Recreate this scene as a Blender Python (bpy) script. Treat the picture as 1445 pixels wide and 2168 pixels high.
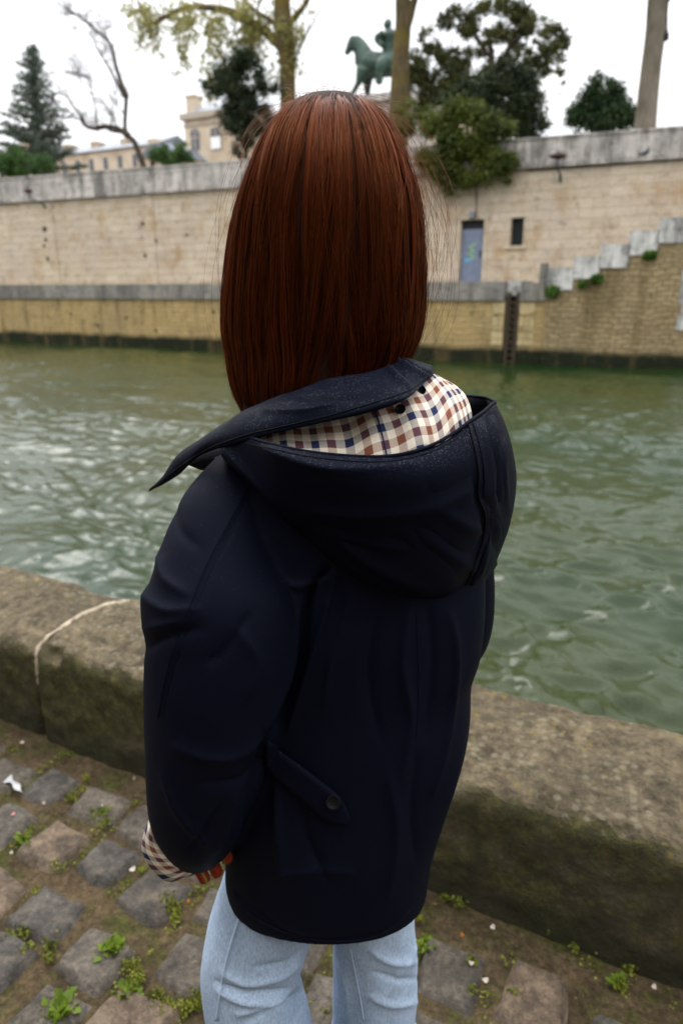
import bpy, math, random
import numpy as np
from mathutils import Vector
random.seed(7); RNG = np.random.default_rng(7)
for o in list(bpy.data.objects): bpy.data.objects.remove(o)
SC = bpy.context.scene
COL = SC.collection

# ------------------------------------------------------------------ camera
W, H = 1445.0, 2168.0
FPX = 1480.0; HOR = 620.0; CAMH = 1.47
PITCH = math.atan((H/2-HOR)/FPX)
YAW = math.radians(27.165)
cam_d = bpy.data.cameras.new('camera'); cam = bpy.data.objects.new('camera', cam_d); COL.objects.link(cam)
cam.location = (0, 0, CAMH); cam.rotation_euler = (math.pi/2-PITCH, 0, YAW)
cam_d.sensor_fit = 'VERTICAL'; cam_d.sensor_height = 36.0; cam_d.sensor_width = 24.0
cam_d.lens = FPX/H*36.0
cam_d.clip_start = 0.05; cam_d.clip_end = 3000
cam_d.dof.use_dof = True; cam_d.dof.focus_distance = 0.80; cam_d.dof.aperture_fstop = 4.8
SC.camera = cam
SC.render.resolution_x = 682; SC.render.resolution_y = 1024

# ------------------------------------------------------------------ world, sun, exposure
wd = bpy.data.worlds.new('World'); SC.world = wd; wd.use_nodes = True
nt = wd.node_tree; nt.nodes.clear()
sky = nt.nodes.new('ShaderNodeTexSky'); sky.sky_type = 'NISHITA'; sky.sun_disc = False
SUN_EL, SUN_AZ = math.radians(48), math.radians(-55)
sky.sun_elevation = SUN_EL; sky.sun_rotation = SUN_AZ; sky.air_density = 1.0; sky.dust_density = 3.0
hs = nt.nodes.new('ShaderNodeHueSaturation'); hs.inputs['Saturation'].default_value = 0.22
tc = nt.nodes.new('ShaderNodeTexCoord')
mp = nt.nodes.new('ShaderNodeMapping'); mp.inputs['Scale'].default_value = (1, 1, 3.0)
nz = nt.nodes.new('ShaderNodeTexNoise'); nz.inputs['Scale'].default_value = 2.2; nz.inputs['Detail'].default_value = 5
cr = nt.nodes.new('ShaderNodeValToRGB')
cr.color_ramp.elements[0].position = .3; cr.color_ramp.elements[0].color = (8.6, 9.0, 9.6, 1)
cr.color_ramp.elements[1].position = .7; cr.color_ramp.elements[1].color = (12.5, 12.5, 12.6, 1)
mx = nt.nodes.new('ShaderNodeMix'); mx.data_type = 'RGBA'; mx.inputs[0].default_value = 0.85
bg = nt.nodes.new('ShaderNodeBackground'); bg.inputs['Strength'].default_value = 0.12
out = nt.nodes.new('ShaderNodeOutputWorld')
L = nt.links.new
L(tc.outputs['Generated'], mp.inputs[0]); L(mp.outputs[0], nz.inputs['Vector']); L(nz.outputs[0], cr.inputs[0])
L(sky.outputs[0], hs.inputs['Color']); L(hs.outputs[0], mx.inputs[6]); L(cr.outputs[0], mx.inputs[7])
# overcast luminance: zenith about three times the horizon
gx_ = nt.nodes.new('ShaderNodeSeparateXYZ'); L(tc.outputs['Generated'], gx_.inputs[0])
gm = nt.nodes.new('ShaderNodeMapRange'); gm.inputs['From Min'].default_value = 0; gm.inputs['From Max'].default_value = 1; gm.inputs['To Min'].default_value = .63; gm.inputs['To Max'].default_value = 2.5
gp = nt.nodes.new('ShaderNodeMath'); gp.operation = 'POWER'; gp.inputs[1].default_value = 1.35; L(gx_.outputs[2], gp.inputs[0]); L(gp.outputs[0], gm.inputs['Value'])
gs = nt.nodes.new('ShaderNodeVectorMath'); gs.operation = 'SCALE'; L(mx.outputs[2], gs.inputs[0]); L(gm.outputs[0], gs.inputs['Scale'])
L(gs.outputs[0], bg.inputs[0]); L(bg.outputs[0], out.inputs[0])
sd = bpy.data.lights.new('sun', 'SUN'); sd.energy = 0.7; sd.angle = math.radians(20); sd.color = (1, .96, .9)
sun = bpy.data.objects.new('sun', sd); COL.objects.link(sun)
sdir = Vector((math.sin(SUN_AZ)*math.cos(SUN_EL), math.cos(SUN_AZ)*math.cos(SUN_EL), math.sin(SUN_EL)))
sun.rotation_euler = sdir.to_track_quat('Z', 'Y').to_euler(); sun.location = (0, 0, 30)
SC.view_settings.view_transform = 'Standard'; SC.view_settings.look = 'None'
SC.view_settings.gamma = 1.0; SC.view_settings.use_curve_mapping = False
SC.view_settings.exposure = 0.5

# ------------------------------------------------------------------ camera maths used for measuring the photograph
cp, sp, cy_, sy_ = math.cos(PITCH), math.sin(PITCH), math.cos(YAW), math.sin(YAW)
def rays(px, py):
    px = np.asarray(px, float); py = np.asarray(py, float)
    cx = (px-W/2)/FPX; cy = (H/2-py)/FPX
    F = cp+cy*sp; U = -sp+cy*cp
    return np.stack([-F*sy_+cx*cy_, F*cy_+cx*sy_, U+0*cx], -1), F
CP = np.array([0, 0, CAMH])
def P(px, py, d):
    r, F = rays(px, py); d = np.asarray(d, float)
    return CP+r*(d/F)[..., None]
def PY(px, py, Y):
    r, F = rays(px, py); return CP+r*(Y/r[..., 1])[..., None]
def PZ(px, py, z):
    r, F = rays(px, py); return CP+r*((z-CAMH)/r[..., 2])[..., None]
def mpp(py, d):      # metres per photo pixel at depth d
    return d/(cp+(H/2-py)/FPX*sp)/FPX
def proj(v):
    v = v-CP
    R = v[:, 0]*cy_+v[:, 1]*sy_; Fh = -v[:, 0]*sy_+v[:, 1]*cy_; U = v[:, 2]
    zc = Fh*cp-U*sp; yc = Fh*sp+U*cp
    return W/2+FPX*R/zc, H/2-FPX*yc/zc, Fh

# ------------------------------------------------------------------ noise
def vnoise(p, seed=0):
    p = np.asarray(p, float); i = np.floor(p).astype(np.int64); f = p-i; f = f*f*(3-2*f)
    def h(x, y, z):
        n = (x*374761393+y*668265263+z*2147483647+seed*974634777) & 0xFFFFFFFF
        n = ((n ^ (n >> 13))*1274126177) & 0xFFFFFFFF
        return ((n ^ (n >> 16)) & 0xFFFF)/32767.5-1
    r = 0
    for dx in (0, 1):
        for dy in (0, 1):
            for dz in (0, 1):
                w = (f[..., 0] if dx else 1-f[..., 0])*(f[..., 1] if dy else 1-f[..., 1])*(f[..., 2] if dz else 1-f[..., 2])
                r = r+w*h(i[..., 0]+dx, i[..., 1]+dy, i[..., 2]+dz)
    return r
def fbm(p, s, o=4, seed=0):
    p = np.asarray(p)*s; r = 0; a = 1
    for k in range(o): r = r+a*vnoise(p+k*17.3, seed+k); a *= .5; p = p*2
    return r

# ------------------------------------------------------------------ mesh helpers
class MB:
    def __init__(s): s.v = []; s.f = []; s.mi = []; s.n = 0
    def add(s, v, f, mi=0):
        v = np.asarray(v, float).reshape(-1, 3); s.v.append(v)
        s.f += [tuple(int(a)+s.n for a in q) for q in f]; s.mi += [mi]*len(f); s.n += len(v)
    def box(s, x0, x1, y0, y1, z0, z1, mi=0):
        v = [(x, y, z) for z in (z0, z1) for y in (y0, y1) for x in (x0, x1)]
        s.add(v, [(0, 2, 3, 1), (4, 5, 7, 6), (0, 1, 5, 4), (2, 6, 7, 3), (0, 4, 6, 2), (1, 3, 7, 5)], mi)
    def grid(s, g, mi=0, closed=False, flip=False):
        g = np.asarray(g); a, b = g.shape[:2]; f = []
        for i in range(a-1):
            for j in range(b if closed else b-1):
                k = (j+1) % b
                q = (i*b+j, i*b+k, (i+1)*b+k, (i+1)*b+j)
                f.append(q[::-1] if flip else q)
        s.add(g.reshape(-1, 3), f, mi)
    def rings(s, g, mi=0, cap=(True, True)):
        g = np.asarray(g); a, b = g.shape[:2]; f = []
        for i in range(a-1):
            for j in range(b):
                k = (j+1) % b; f.append((i*b+j, i*b+k, (i+1)*b+k, (i+1)*b+j))
        if cap[0]: f.append(tuple(range(b))[::-1])
        if cap[1]: f.append(tuple((a-1)*b+j for j in range(b)))
        s.add(g.reshape(-1, 3), f, mi)
    def tube(s, pts, rad, n=10, mi=0, cap=(True, True), flat=1.0):
        s.rings(tube_rings(pts, rad, n, flat), mi, cap)
    def prism(s, poly, vec, mi=0):
        poly = np.asarray(poly, float); n = len(poly); v = np.vstack([poly, poly+np.asarray(vec)])
        f = [tuple(range(n)), tuple(range(2*n-1, n-1, -1))]+[(i, i+n, (i+1) % n+n, (i+1) % n) for i in range(n)]
        s.add(v, f, mi)
    def build(s, name, mat, parent=None, smooth=False, cols=None):
        v = np.vstack(s.v) if s.v else np.zeros((0, 3))
        return mk(name, v, s.f, mat, parent, smooth, s.mi)
def mk(name, v, f, mat, parent=None, smooth=False, mi=None):
    me = bpy.data.meshes.new(name); me.from_pydata(np.asarray(v).tolist(), [], f)
    mats = mat if isinstance(mat, (list, tuple)) else [mat]
    for m in mats: me.materials.append(m)
    if mi is not None and len(mats) > 1: me.polygons.foreach_set('material_index', mi)
    if smooth: me.polygons.foreach_set('use_smooth', [True]*len(me.polygons))
    me.update()
    o = bpy.data.objects.new(name, me); COL.objects.link(o)
    if parent: o.parent = parent
    return o
def quads_obj(name, v, mat, parent=None, k=4):     # v: (n,k,3) loose faces, fast
    n = len(v); me = bpy.data.meshes.new(name)
    me.vertices.add(n*k); me.vertices.foreach_set('co', v.reshape(-1).astype(np.float32))
    me.loops.add(n*k); me.loops.foreach_set('vertex_index', np.arange(n*k, dtype=np.int32))
    me.polygons.add(n); me.polygons.foreach_set('loop_start', np.arange(0, n*k, k, dtype=np.int32))
    me.polygons.foreach_set('loop_total', np.full(n, k, dtype=np.int32))
    me.materials.append(mat); me.update(); me.validate()
    o = bpy.data.objects.new(name, me); COL.objects.link(o)
    if parent: o.parent = parent
    return o
def tube_rings(pts, rad, n=10, flat=1.0):
    pts = np.asarray(pts, float); rad = np.asarray(rad, float)*np.ones(len(pts))
    T = np.gradient(pts, axis=0); T /= np.linalg.norm(T, axis=1)[:, None]+1e-12
    up = np.array([0, 0, 1.0]) if abs(T[0, 2]) < .9 else np.array([1.0, 0, 0])
    g = []; a = np.linspace(0, 2*np.pi, n, endpoint=False); N = None
    for i in range(len(pts)):
        if N is None: N = np.cross(T[i], up)
        N = N-T[i]*np.dot(N, T[i]); N /= np.linalg.norm(N)+1e-12
        B = np.cross(T[i], N)
        g.append(pts[i]+rad[i]*(np.cos(a)[:, None]*N+flat*np.sin(a)[:, None]*B))
    return np.array(g)
def smooth_path(pts, m=6):
    pts = np.asarray(pts, float); n = len(pts); t = np.arange(n); T = np.linspace(0, n-1, (n-1)*m+1)
    i = np.clip(np.floor(T).astype(int), 0, n-2); u = (T-i)[:, None]
    p0 = pts[np.clip(i-1, 0, n-1)]; p1 = pts[i]; p2 = pts[i+1]; p3 = pts[np.clip(i+2, 0, n-1)]
    return .5*((2*p1)+(-p0+p2)*u+(2*p0-5*p1+4*p2-p3)*u*u+(-p0+3*p1-3*p2+p3)*u**3)
def tag(o, label=None, cat=None, group=None, kind=None):
    if label: o['label'] = label
    if cat: o['category'] = cat
    if group: o['group'] = group
    if kind: o['kind'] = kind
    return o
def empty(name, loc, label, cat, group=None):
    o = bpy.data.objects.new(name, None); COL.objects.link(o); o.empty_display_size = .1
    return tag(o, label, cat, group)
def apply_mods(o):
    dg = bpy.context.evaluated_depsgraph_get(); dg.update()
    me = bpy.data.meshes.new_from_object(o.evaluated_get(dg)); o.modifiers.clear(); old = o.data; o.data = me
    bpy.data.meshes.remove(old); return o
def remesh(o, vox, sm=4, fac=.5):
    m = o.modifiers.new('r', 'REMESH'); m.mode = 'VOXEL'; m.voxel_size = vox; m.use_smooth_shade = True
    s = o.modifiers.new('s', 'SMOOTH'); s.iterations = sm; s.factor = fac
    return apply_mods(o)
def getv(o):
    v = np.zeros(len(o.data.vertices)*3); o.data.vertices.foreach_get('co', v); return v.reshape(-1, 3)
def getn(o):
    v = np.zeros(len(o.data.vertices)*3); o.data.vertices.foreach_get('normal', v); return v.reshape(-1, 3)
def setv(o, v): o.data.vertices.foreach_set('co', v.reshape(-1)); o.data.update()
def solid(o, t, off=1.0):
    m = o.modifiers.new('t', 'SOLIDIFY'); m.thickness = t; m.offset = off; return apply_mods(o)
def subsurf(o, l=1):
    m = o.modifiers.new('u', 'SUBSURF'); m.levels = l; m.render_levels = l; return apply_mods(o)

# ------------------------------------------------------------------ materials
def mat(name, col, rough=.8, spec=.3, **k):
    m = bpy.data.materials.new(name); m.use_nodes = True; b = m.node_tree.nodes['Principled BSDF']
    b.inputs['Base Color'].default_value = (*col, 1); b.inputs['Roughness'].default_value = rough
    b.inputs['Specular IOR Level'].default_value = spec
    for a, v in k.items(): b.inputs[a].default_value = v
    return m
class NT:
    def __init__(s, m): s.t = m.node_tree; s.b = s.t.nodes['Principled BSDF']; s.co = s.t.nodes.new('ShaderNodeTexCoord').outputs['Object']
    def n(s, t, **k):
        x = s.t.nodes.new(t)
        for a, v in k.items(): setattr(x, a, v)
        return x
    def l(s, a, b): s.t.links.new(a, b)
    def noise(s, scale, detail=5, rough=.6, vec=None, dist=0):
        x = s.n('ShaderNodeTexNoise'); x.inputs['Scale'].default_value = scale; x.inputs['Detail'].default_value = detail
        x.inputs['Roughness'].default_value = rough; x.inputs['Distortion'].default_value = dist
        s.l(vec if vec else s.co, x.inputs['Vector']); return x.outputs[0]
    def map(s, sc=(1, 1, 1), loc=(0, 0, 0), rot=(0, 0, 0), vec=None):
        x = s.n('ShaderNodeMapping'); x.inputs['Scale'].default_value = sc; x.inputs['Location'].default_value = loc; x.inputs['Rotation'].default_value = rot
        s.l(vec if vec else s.co, x.inputs[0]); return x.outputs[0]
    def ramp(s, v, stops, interp='LINEAR'):
        x = s.n('ShaderNodeValToRGB'); e = x.color_ramp.elements; x.color_ramp.interpolation = interp
        while len(e) < len(stops): e.new(.5)
        for q, (p, c) in zip(e, stops):
            q.position = p; q.color = (*c, 1) if not isinstance(c, (int, float)) else (c, c, c, 1)
        s.l(v, x.inputs[0]); return x.outputs[0]
    def mix(s, f, a, b, mode='MIX'):
        x = s.n('ShaderNodeMix', data_type='RGBA', blend_type=mode)
        for i, v in ((0, f), (6, a), (7, b)):
            if isinstance(v, (int, float)): x.inputs[i].default_value = v if i == 0 else (v, v, v, 1)
            elif isinstance(v, tuple): x.inputs[i].default_value = (*v, 1)
            else: s.l(v, x.inputs[i])
        return x.outputs[2]
    def m(s, op, a, b=0, c=None):
        x = s.n('ShaderNodeMath', operation=op)
        for i, v in enumerate((a, b) if c is None else (a, b, c)):
            if isinstance(v, (int, float)): x.inputs[i].default_value = v
            else: s.l(v, x.inputs[i])
        return x.outputs[0]
    def sep(s, v):
        x = s.n('ShaderNodeSeparateXYZ'); s.l(v, x.inputs[0]); return x.outputs
    def comb(s, a, b, c):
        x = s.n('ShaderNodeCombineXYZ')
        for i, v in enumerate((a, b, c)):
            if isinstance(v, (int, float)): x.inputs[i].default_value = v
            else: s.l(v, x.inputs[i])
        return x.outputs[0]
    def bump(s, h, dist=.01, st=1.0, prev=None):
        x = s.n('ShaderNodeBump'); x.inputs['Strength'].default_value = st; x.inputs['Distance'].default_value = dist
        s.l(h, x.inputs['Height'])
        if prev: s.l(prev, x.inputs['Normal'])
        return x.outputs[0]
    def col(s, v): s.l(v, s.b.inputs['Base Color'])
    def nor(s, v): s.l(v, s.b.inputs['Normal'])
    def rough(s, v): s.l(v, s.b.inputs['Roughness'])

def stone_wall_mat(name, ca, cb, cc, bw, bh, joint, mortar, big=.25, stain=None, bumpd=.02, warp=.12):
    m = mat(name, ca, .9, .2); t = NT(m)
    x, y, z = t.sep(t.co)
    v = t.comb(x, z, 0.0)
    vd = t.n('ShaderNodeVectorMath', operation='ADD'); t.l(v, vd.inputs[0])
    nn = t.n('ShaderNodeTexNoise'); nn.inputs['Scale'].default_value = 1.1; t.l(t.co, nn.inputs['Vector'])
    sc = t.n('ShaderNodeVectorMath', operation='SCALE'); t.l(nn.outputs['Color'], sc.inputs[0]); sc.inputs['Scale'].default_value = warp
    t.l(sc.outputs[0], vd.inputs[1])
    br = t.n('ShaderNodeTexBrick'); t.l(vd.outputs[0], br.inputs['Vector'])
    br.inputs['Scale'].default_value = 1; br.inputs['Brick Width'].default_value = bw; br.inputs['Row Height'].default_value = bh
    br.inputs['Mortar Size'].default_value = joint; br.inputs['Mortar Smooth'].default_value = .5; br.inputs['Bias'].default_value = -.1
    br.inputs['Color1'].default_value = (*ca, 1); br.inputs['Color2'].default_value = (*cb, 1); br.inputs['Mortar'].default_value = (*mortar, 1)
    n1 = t.noise(big, 6, .65); n2 = t.noise(1.3, 6, .7); n3 = t.noise(6, 5, .7)
    c = t.mix(t.ramp(n1, [(.42, 0.0), (.66, .65)]), br.outputs['Color'], cc)
    c = t.mix(t.ramp(n2, [(.50, 0.0), (.75, .6)]), c, tuple(q*.62 for q in ca))
    c = t.mix(.45, c, t.ramp(n3, [(.3, .45), (.7, 1.0)]), 'MULTIPLY')
    if stain: c = stain(t, c, x, y, z)
    t.col(c)
    t.nor(t.bump(t.m('ADD', n3, t.m('MULTIPLY', br.outputs['Fac'], -1.2)), bumpd))
    return m

def stain_lower(t, c, x, y, z):
    n = t.noise(.8, 5, .7, t.map((1, 1, .25)))
    lev = t.m('ADD', z, t.m('MULTIPLY', n, -.5))
    alg = t.ramp(t.m('MULTIPLY_ADD', lev, .5, 1.0), [(.27, 1.0), (.42, 0.0)])
    c = t.mix(alg, c, (.012, .016, .006))
    n2 = t.noise(1.0, 6, .7, t.map((1.2, 1, .2)))
    c = t.mix(t.ramp(n2, [(.5, 0.0), (.66, .7)]), c, (.12, .085, .035))
    n5 = t.noise(1.9, 6, .75, t.map((1, 1, 1.3), (7, 0, 1)))
    return t.mix(t.ramp(n5, [(.58, 0.0), (.66, .75)]), c, (.06, .048, .028))
def stain_par(t, c, x, y, z):
    n2 = t.noise(.9, 6, .75, t.map((1.3, 1, .35)))
    c = t.mix(t.ramp(n2, [(.42, 0.0), (.62, .85)]), c, (.10, .095, .085))
    n = t.noise(2.2, 4, .7, t.map((1, 1, 2.0)))
    return t.mix(t.ramp(n, [(.56, 0.0), (.68, .7)]), c, (.055, .055, .05))
def stain_up(t, c, x, y, z):
    n2 = t.noise(.55, 6, .75, t.map((1.0, 1, .9), (5, 0, 3)))
    c = t.mix(t.ramp(n2, [(.5, 0.0), (.68, .75)]), c, (.36, .22, .10))
    n4 = t.noise(1.7, 5, .7, t.map((1, 1, 1.6), (15, 0, 3)))
    c = t.mix(t.ramp(n4, [(.56, 0.0), (.66, .5)]), c, (.16, .12, .085))
    top = t.ramp(t.m('ADD', t.m('MULTIPLY', z, .2), t.m('MULTIPLY', n4, .35)), [(1.46, 0.0), (1.62, .6)])
    return t.mix(top, c, (.17, .11, .06))
M_up = stone_wall_mat('upper_wall_stone', (.58, .47, .34), (.68, .57, .43), (.52, .43, .35), 1.25, .44, .014, (.48, .38, .26), .3, stain_up)
M_low = stone_wall_mat('lower_wall_stone', (.47, .33, .14), (.54, .39, .18), (.33, .25, .13), .62, .27, .012, (.34, .25, .12), .4, stain_lower, .04, .35)
M_rub = stone_wall_mat('rubble_stone', (.34, .25, .13), (.44, .34, .18), (.24, .19, .11), .46, .22, .02, (.17, .13, .08), .5, stain_lower, .06, .5)
M_par = stone_wall_mat('parapet_stone', (.60, .55, .50), (.68, .63, .57), (.46, .42, .38), 2.4, 1.2, .012, (.24, .22, .2), .5, stain_par)
M_cop = stone_wall_mat('coping_stone', (.30, .28, .24), (.36, .33, .28), (.19, .18, .16), 1.6, 2.2, .02, (.12, .11, .1), .5, stain_par)
M_white = stone_wall_mat('pale_block', (.66, .64, .60), (.72, .70, .66), (.5, .48, .45), 2, 2, .005, (.3, .3, .28), .7, stain_par)
M_yel = stone_wall_mat('quoin_stone', (.56, .43, .22), (.62, .5, .28), (.42, .33, .18), 1.2, .55, .02, (.2, .15, .08), .8, stain_lower)
M_dark = mat('dark_timber', (.07, .055, .038), .9, .1)
M_slate = mat('slate', (.17, .18, .21), .6, .3); t = NT(M_slate); t.col(t.ramp(t.noise(.6, 6), [(.3, (.12, .13, .16)), (.7, (.22, .24, .28))]))
M_bld = mat('limestone_facade', (.55, .45, .33), .9, .2); t = NT(M_bld); t.col(t.ramp(t.noise(.35, 6), [(.3, (.42, .33, .23)), (.7, (.62, .52, .40))]))
M_bld2 = mat('limestone_trim', (.40, .34, .27), .9, .2)
M_glass = mat('window_glass', (.09, .10, .12), .15, .5)
M_blind = mat('white_blind', (.8, .8, .8), .8, .2)
M_door = mat('blue_grey_paint', (.16, .19, .26), .6, .3); t = NT(M_door)
c0 = t.ramp(t.noise(3, 4), [(.3, (.14, .17, .24)), (.7, (.20, .23, .31))]); t.col(c0)
M_iron = mat('dark_iron', (.012, .013, .014), .6, .3)
M_green_iron = mat('green_iron', (.012, .035, .03), .5, .4)
M_rust = mat('rusty_shade', (.05, .025, .022), .6, .3)
M_bronze = mat('green_bronze', (.05, .13, .10), .55, .4); t = NT(M_bronze)
t.col(t.mix(t.ramp(t.noise(1.3, 6, .7), [(.48, 0.0), (.62, 1.0)]), t.ramp(t.noise(.5, 5), [(.35, (.014, .036, .026)), (.65, (.05, .095, .07))]), (.02, .03, .02)))
def leafmat(name, a, b, sc=1.2, trans=.25):
    m = mat(name, a, .6, .3); t = NT(m)
    c = t.ramp(t.noise(sc, 5, .7), [(.35, a), (.65, b)]); t.col(c)
    m.node_tree.nodes['Principled BSDF'].inputs['Subsurface Weight'].default_value = 0
    tr = t.n('ShaderNodeBsdfTranslucent'); t.l(c, tr.inputs[0])
    ms = t.n('ShaderNodeMixShader'); ms.inputs[0].default_value = trans
    o = m.node_tree.nodes['Material Output']; t.l(t.b.outputs[0], ms.inputs[1]); t.l(tr.outputs[0], ms.inputs[2]); t.l(ms.outputs[0], o.inputs[0])
    return m
M_fir = leafmat('blue_green_needles', (.05, .07, .045), (.12, .15, .11), .8)
M_yew = leafmat('dark_needles', (.012, .022, .010), (.045, .06, .02), .9)
M_oak = leafmat('holm_oak_leaf', (.04, .05, .014), (.13, .13, .04), .7)
M_bush = leafmat('bush_leaf', (.025, .06, .012), (.07, .14, .03), .9)
M_ivy = leafmat('ivy_leaf', (.022, .04, .006), (.11, .13, .015), .8)
M_young = leafmat('young_plane_leaf', (.20, .19, .05), (.36, .34, .12), .7, .45)
M_bark = mat('plane_bark', (.2, .17, .1), .9, .1); t = NT(M_bark)
t.col(t.mix(t.ramp(t.noise(.9, 5, .7), [(.45, 0.0), (.6, .8)]), t.ramp(t.noise(4, 6, .7, t.map((1, 1, .3))), [(.3, (.04, .03, .016)), (.7, (.14, .105, .06))]), (.13, .10, .02)))
t.nor(t.bump(t.noise(5, 6), .05))
M_bark2 = mat('dark_bark', (.05, .04, .035), .9, .1); t = NT(M_bark2); t.col(t.ramp(t.noise(3, 5), [(.3, (.03, .022, .018)), (.7, (.085, .065, .05))]))
M_bark3 = mat('grey_bark', (.16, .14, .12), .9, .1); t = NT(M_bark3); t.col(t.ramp(t.noise(2, 6, .7, t.map((1, 1, .4))), [(.3, (.09, .075, .055)), (.7, (.21, .18, .14))]))
M_earth = mat('earth', (.1, .085, .06), 1, .1)
M_bird = mat('grey_feather', (.05, .055, .07), .8, .2)

# river water
M_water = mat('river_water', (.03, .05, .025), .02, .5, IOR=1.30); t = NT(M_water)
nA = t.noise(.55, 3, .55, t.map((.8, 1.25, 1)), .6); nB = t.noise(2.2, 4, .6, t.map((.75, 1.3, 1), rot=(0, 0, .25)), .8); nC = t.noise(9, 3, .6, t.map((.8, 1.3, 1)), .4)
nD = t.noise(26, 3, .6, t.map((.7, 1.3, 1)))
b2 = t.bump(nC, .016, .8); b3 = t.bump(nD, .0012, .5, b2); t.nor(b3)
t.col(t.ramp(t.noise(.12, 3), [(.35, (.020, .030, .005)), (.65, (.007, .025, .006))]))

# quay wall stone: near low wall
def quay_stone(name, seed):
    m = mat(name, (.16, .13, .1), .85, .25); t = NT(m)
    mv = t.map((1, 1, 1), (seed*3.1, seed*1.7, 0))
    n1 = t.noise(2.2, 8, .68, mv); n2 = t.noise(9, 8, .72, mv); n3 = t.noise(60, 6, .75, mv)
    c = t.ramp(n1, [(.30, (.115, .088, .052)), (.5, (.20, .155, .092)), (.70, (.32, .25, .145))])
    c = t.mix(.95, c, t.ramp(n2, [(.32, .35), (.5, .9), (.68, 1.45)]), 'MULTIPLY'); n4 = t.noise(26, 8, .8, mv); c = t.mix(.9, c, t.ramp(n4, [(.36, .35), (.5, .95), (.64, 1.5)]), 'MULTIPLY')
    c = t.mix(.55, c, t.ramp(n3, [(.3, .45), (.7, 1.35)]), 'MULTIPLY')
    # damp brown crust
    c = t.mix(t.ramp(t.noise(4.5, 7, .75, mv), [(.52, 0.0), (.60, .75)]), c, (.07, .058, .036))
    # pale and yellow lichens
    vo = t.n('ShaderNodeTexVoronoi'); vo.inputs['Scale'].default_value = 38; t.l(mv, vo.inputs['Vector'])
    lich = t.m('MULTIPLY', t.ramp(vo.outputs['Distance'], [(.22, 1.0), (.42, 0.0)]), t.ramp(t.noise(5, 5, .8, mv), [(.47, 0.0), (.56, 1.0)]))
    c = t.mix(t.m('MULTIPLY', lich, .42), c, (.40, .36, .24))
    vo2 = t.n('ShaderNodeTexVoronoi'); vo2.inputs['Scale'].default_value = 27; t.l(t.map((1, 1, 1), (4+seed, 2, 1)), vo2.inputs['Vector'])
    lich2 = t.m('MULTIPLY', t.ramp(vo2.outputs['Distance'], [(.14, 1.0), (.26, 0.0)]), t.ramp(t.noise(3.5, 5, .8, mv), [(.49, 0.0), (.57, 1.0)]))
    c = t.mix(t.m('MULTIPLY', lich2, .8), c, (.30, .23, .02))
    # moss on the upright face: patches with their own ragged outline
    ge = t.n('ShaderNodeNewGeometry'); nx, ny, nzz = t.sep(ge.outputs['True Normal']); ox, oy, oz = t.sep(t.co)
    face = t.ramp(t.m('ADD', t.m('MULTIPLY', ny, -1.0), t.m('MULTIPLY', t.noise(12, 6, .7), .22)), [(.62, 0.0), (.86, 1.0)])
    patch = t.ramp(t.m('ADD', t.noise(2.6, 6, .7, mv), t.m('MULTIPLY', oz, .25)), [(.46, 0.0), (.60, 1.0)])
    moss = t.ramp(t.noise(28, 7, .8, mv), [(.36, (.026, .026, .009)), (.47, (.065, .066, .016)), (.56, (.15, .145, .018)), (.66, (.32, .26, .12))])
    c = t.mix(t.m('MULTIPLY', face, t.m('MULTIPLY', patch, .93)), c, moss)
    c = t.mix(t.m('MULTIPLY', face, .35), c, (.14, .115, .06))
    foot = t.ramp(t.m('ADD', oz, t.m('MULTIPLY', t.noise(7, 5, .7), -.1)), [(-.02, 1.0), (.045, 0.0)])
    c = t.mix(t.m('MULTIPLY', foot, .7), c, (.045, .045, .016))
    t.col(t.mix(t.m('MULTIPLY', face, .28), c, (0.01, .01, .004)))  # darkens the whole upright face, bare stone as well as moss
    t.nor(t.bump(t.m('ADD', t.m('ADD', n2, t.m('MULTIPLY', n3, .4)), n4), .03, 1.0))
    return m
M_q = [quay_stone('weathered_quay_stone', i) for i in range(2)]
M_mort = mat('pale_mortar', (.42, .36, .27), .9, .2); t = NT(M_mort); t.col(t.ramp(t.noise(14, 6, .7), [(.35, (.22, .18, .12)), (.6, (.44, .37, .27))])); t.nor(t.bump(t.noise(60, 5), .004))
M_dirt = mat('sandy_joint_earth', (.1, .075, .045), .95, .15); t = NT(M_dirt)
c = t.ramp(t.noise(7, 8, .7), [(.3, (.04, .028, .015)), (.55, (.08, .056, .030)), (.75, (.12, .086, .048))])
c = t.mix(t.ramp(t.noise(9, 6, .75, t.map(loc=(3, 3, 3))), [(.49, 0.0), (.62, .85)]), c, (.05, .055, .012))
c = t.mix(.95, c, t.ramp(t.noise(60, 8, .85), [(.36, .35), (.5, 1.0), (.64, 1.8)]), 'MULTIPLY'); t.col(c); t.nor(t.bump(t.noise(90, 6, .8), .006))
M_sett = mat('granite_sett', (.12, .11, .1), .7, .35); t = NT(M_sett)
at = t.n('ShaderNodeAttribute', attribute_name='tone')
c = t.mix(1.0, at.outputs['Color'], t.ramp(t.noise(14, 9, .78), [(.34, .35), (.5, .95), (.64, 1.7)]), 'MULTIPLY')
c = t.mix(.9, c, t.ramp(t.noise(75, 8, .85), [(.36, .4), (.5, 1.0), (.64, 1.6)]), 'MULTIPLY')
c = t.mix(t.ramp(t.noise(10, 7, .7, t.map(loc=(9, 2, 3))), [(.57, 0.0), (.68, .55)]), c, (.20, .155, .105)); t.col(c)
t.nor(t.bump(t.m('ADD', t.noise(25, 8, .75), t.m('MULTIPLY', t.noise(120, 4, .8), .25)), .014)); t.rough(t.ramp(t.noise(8, 4), [(.3, .42), (.7, .8)]))
M_weed = leafmat('weed_leaf', (.06, .11, .01), (.17, .24, .02), 20, .3)
M_moss = leafmat('joint_moss', (.07, .085, .008), (.20, .21, .02), 12, .2)

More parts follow.
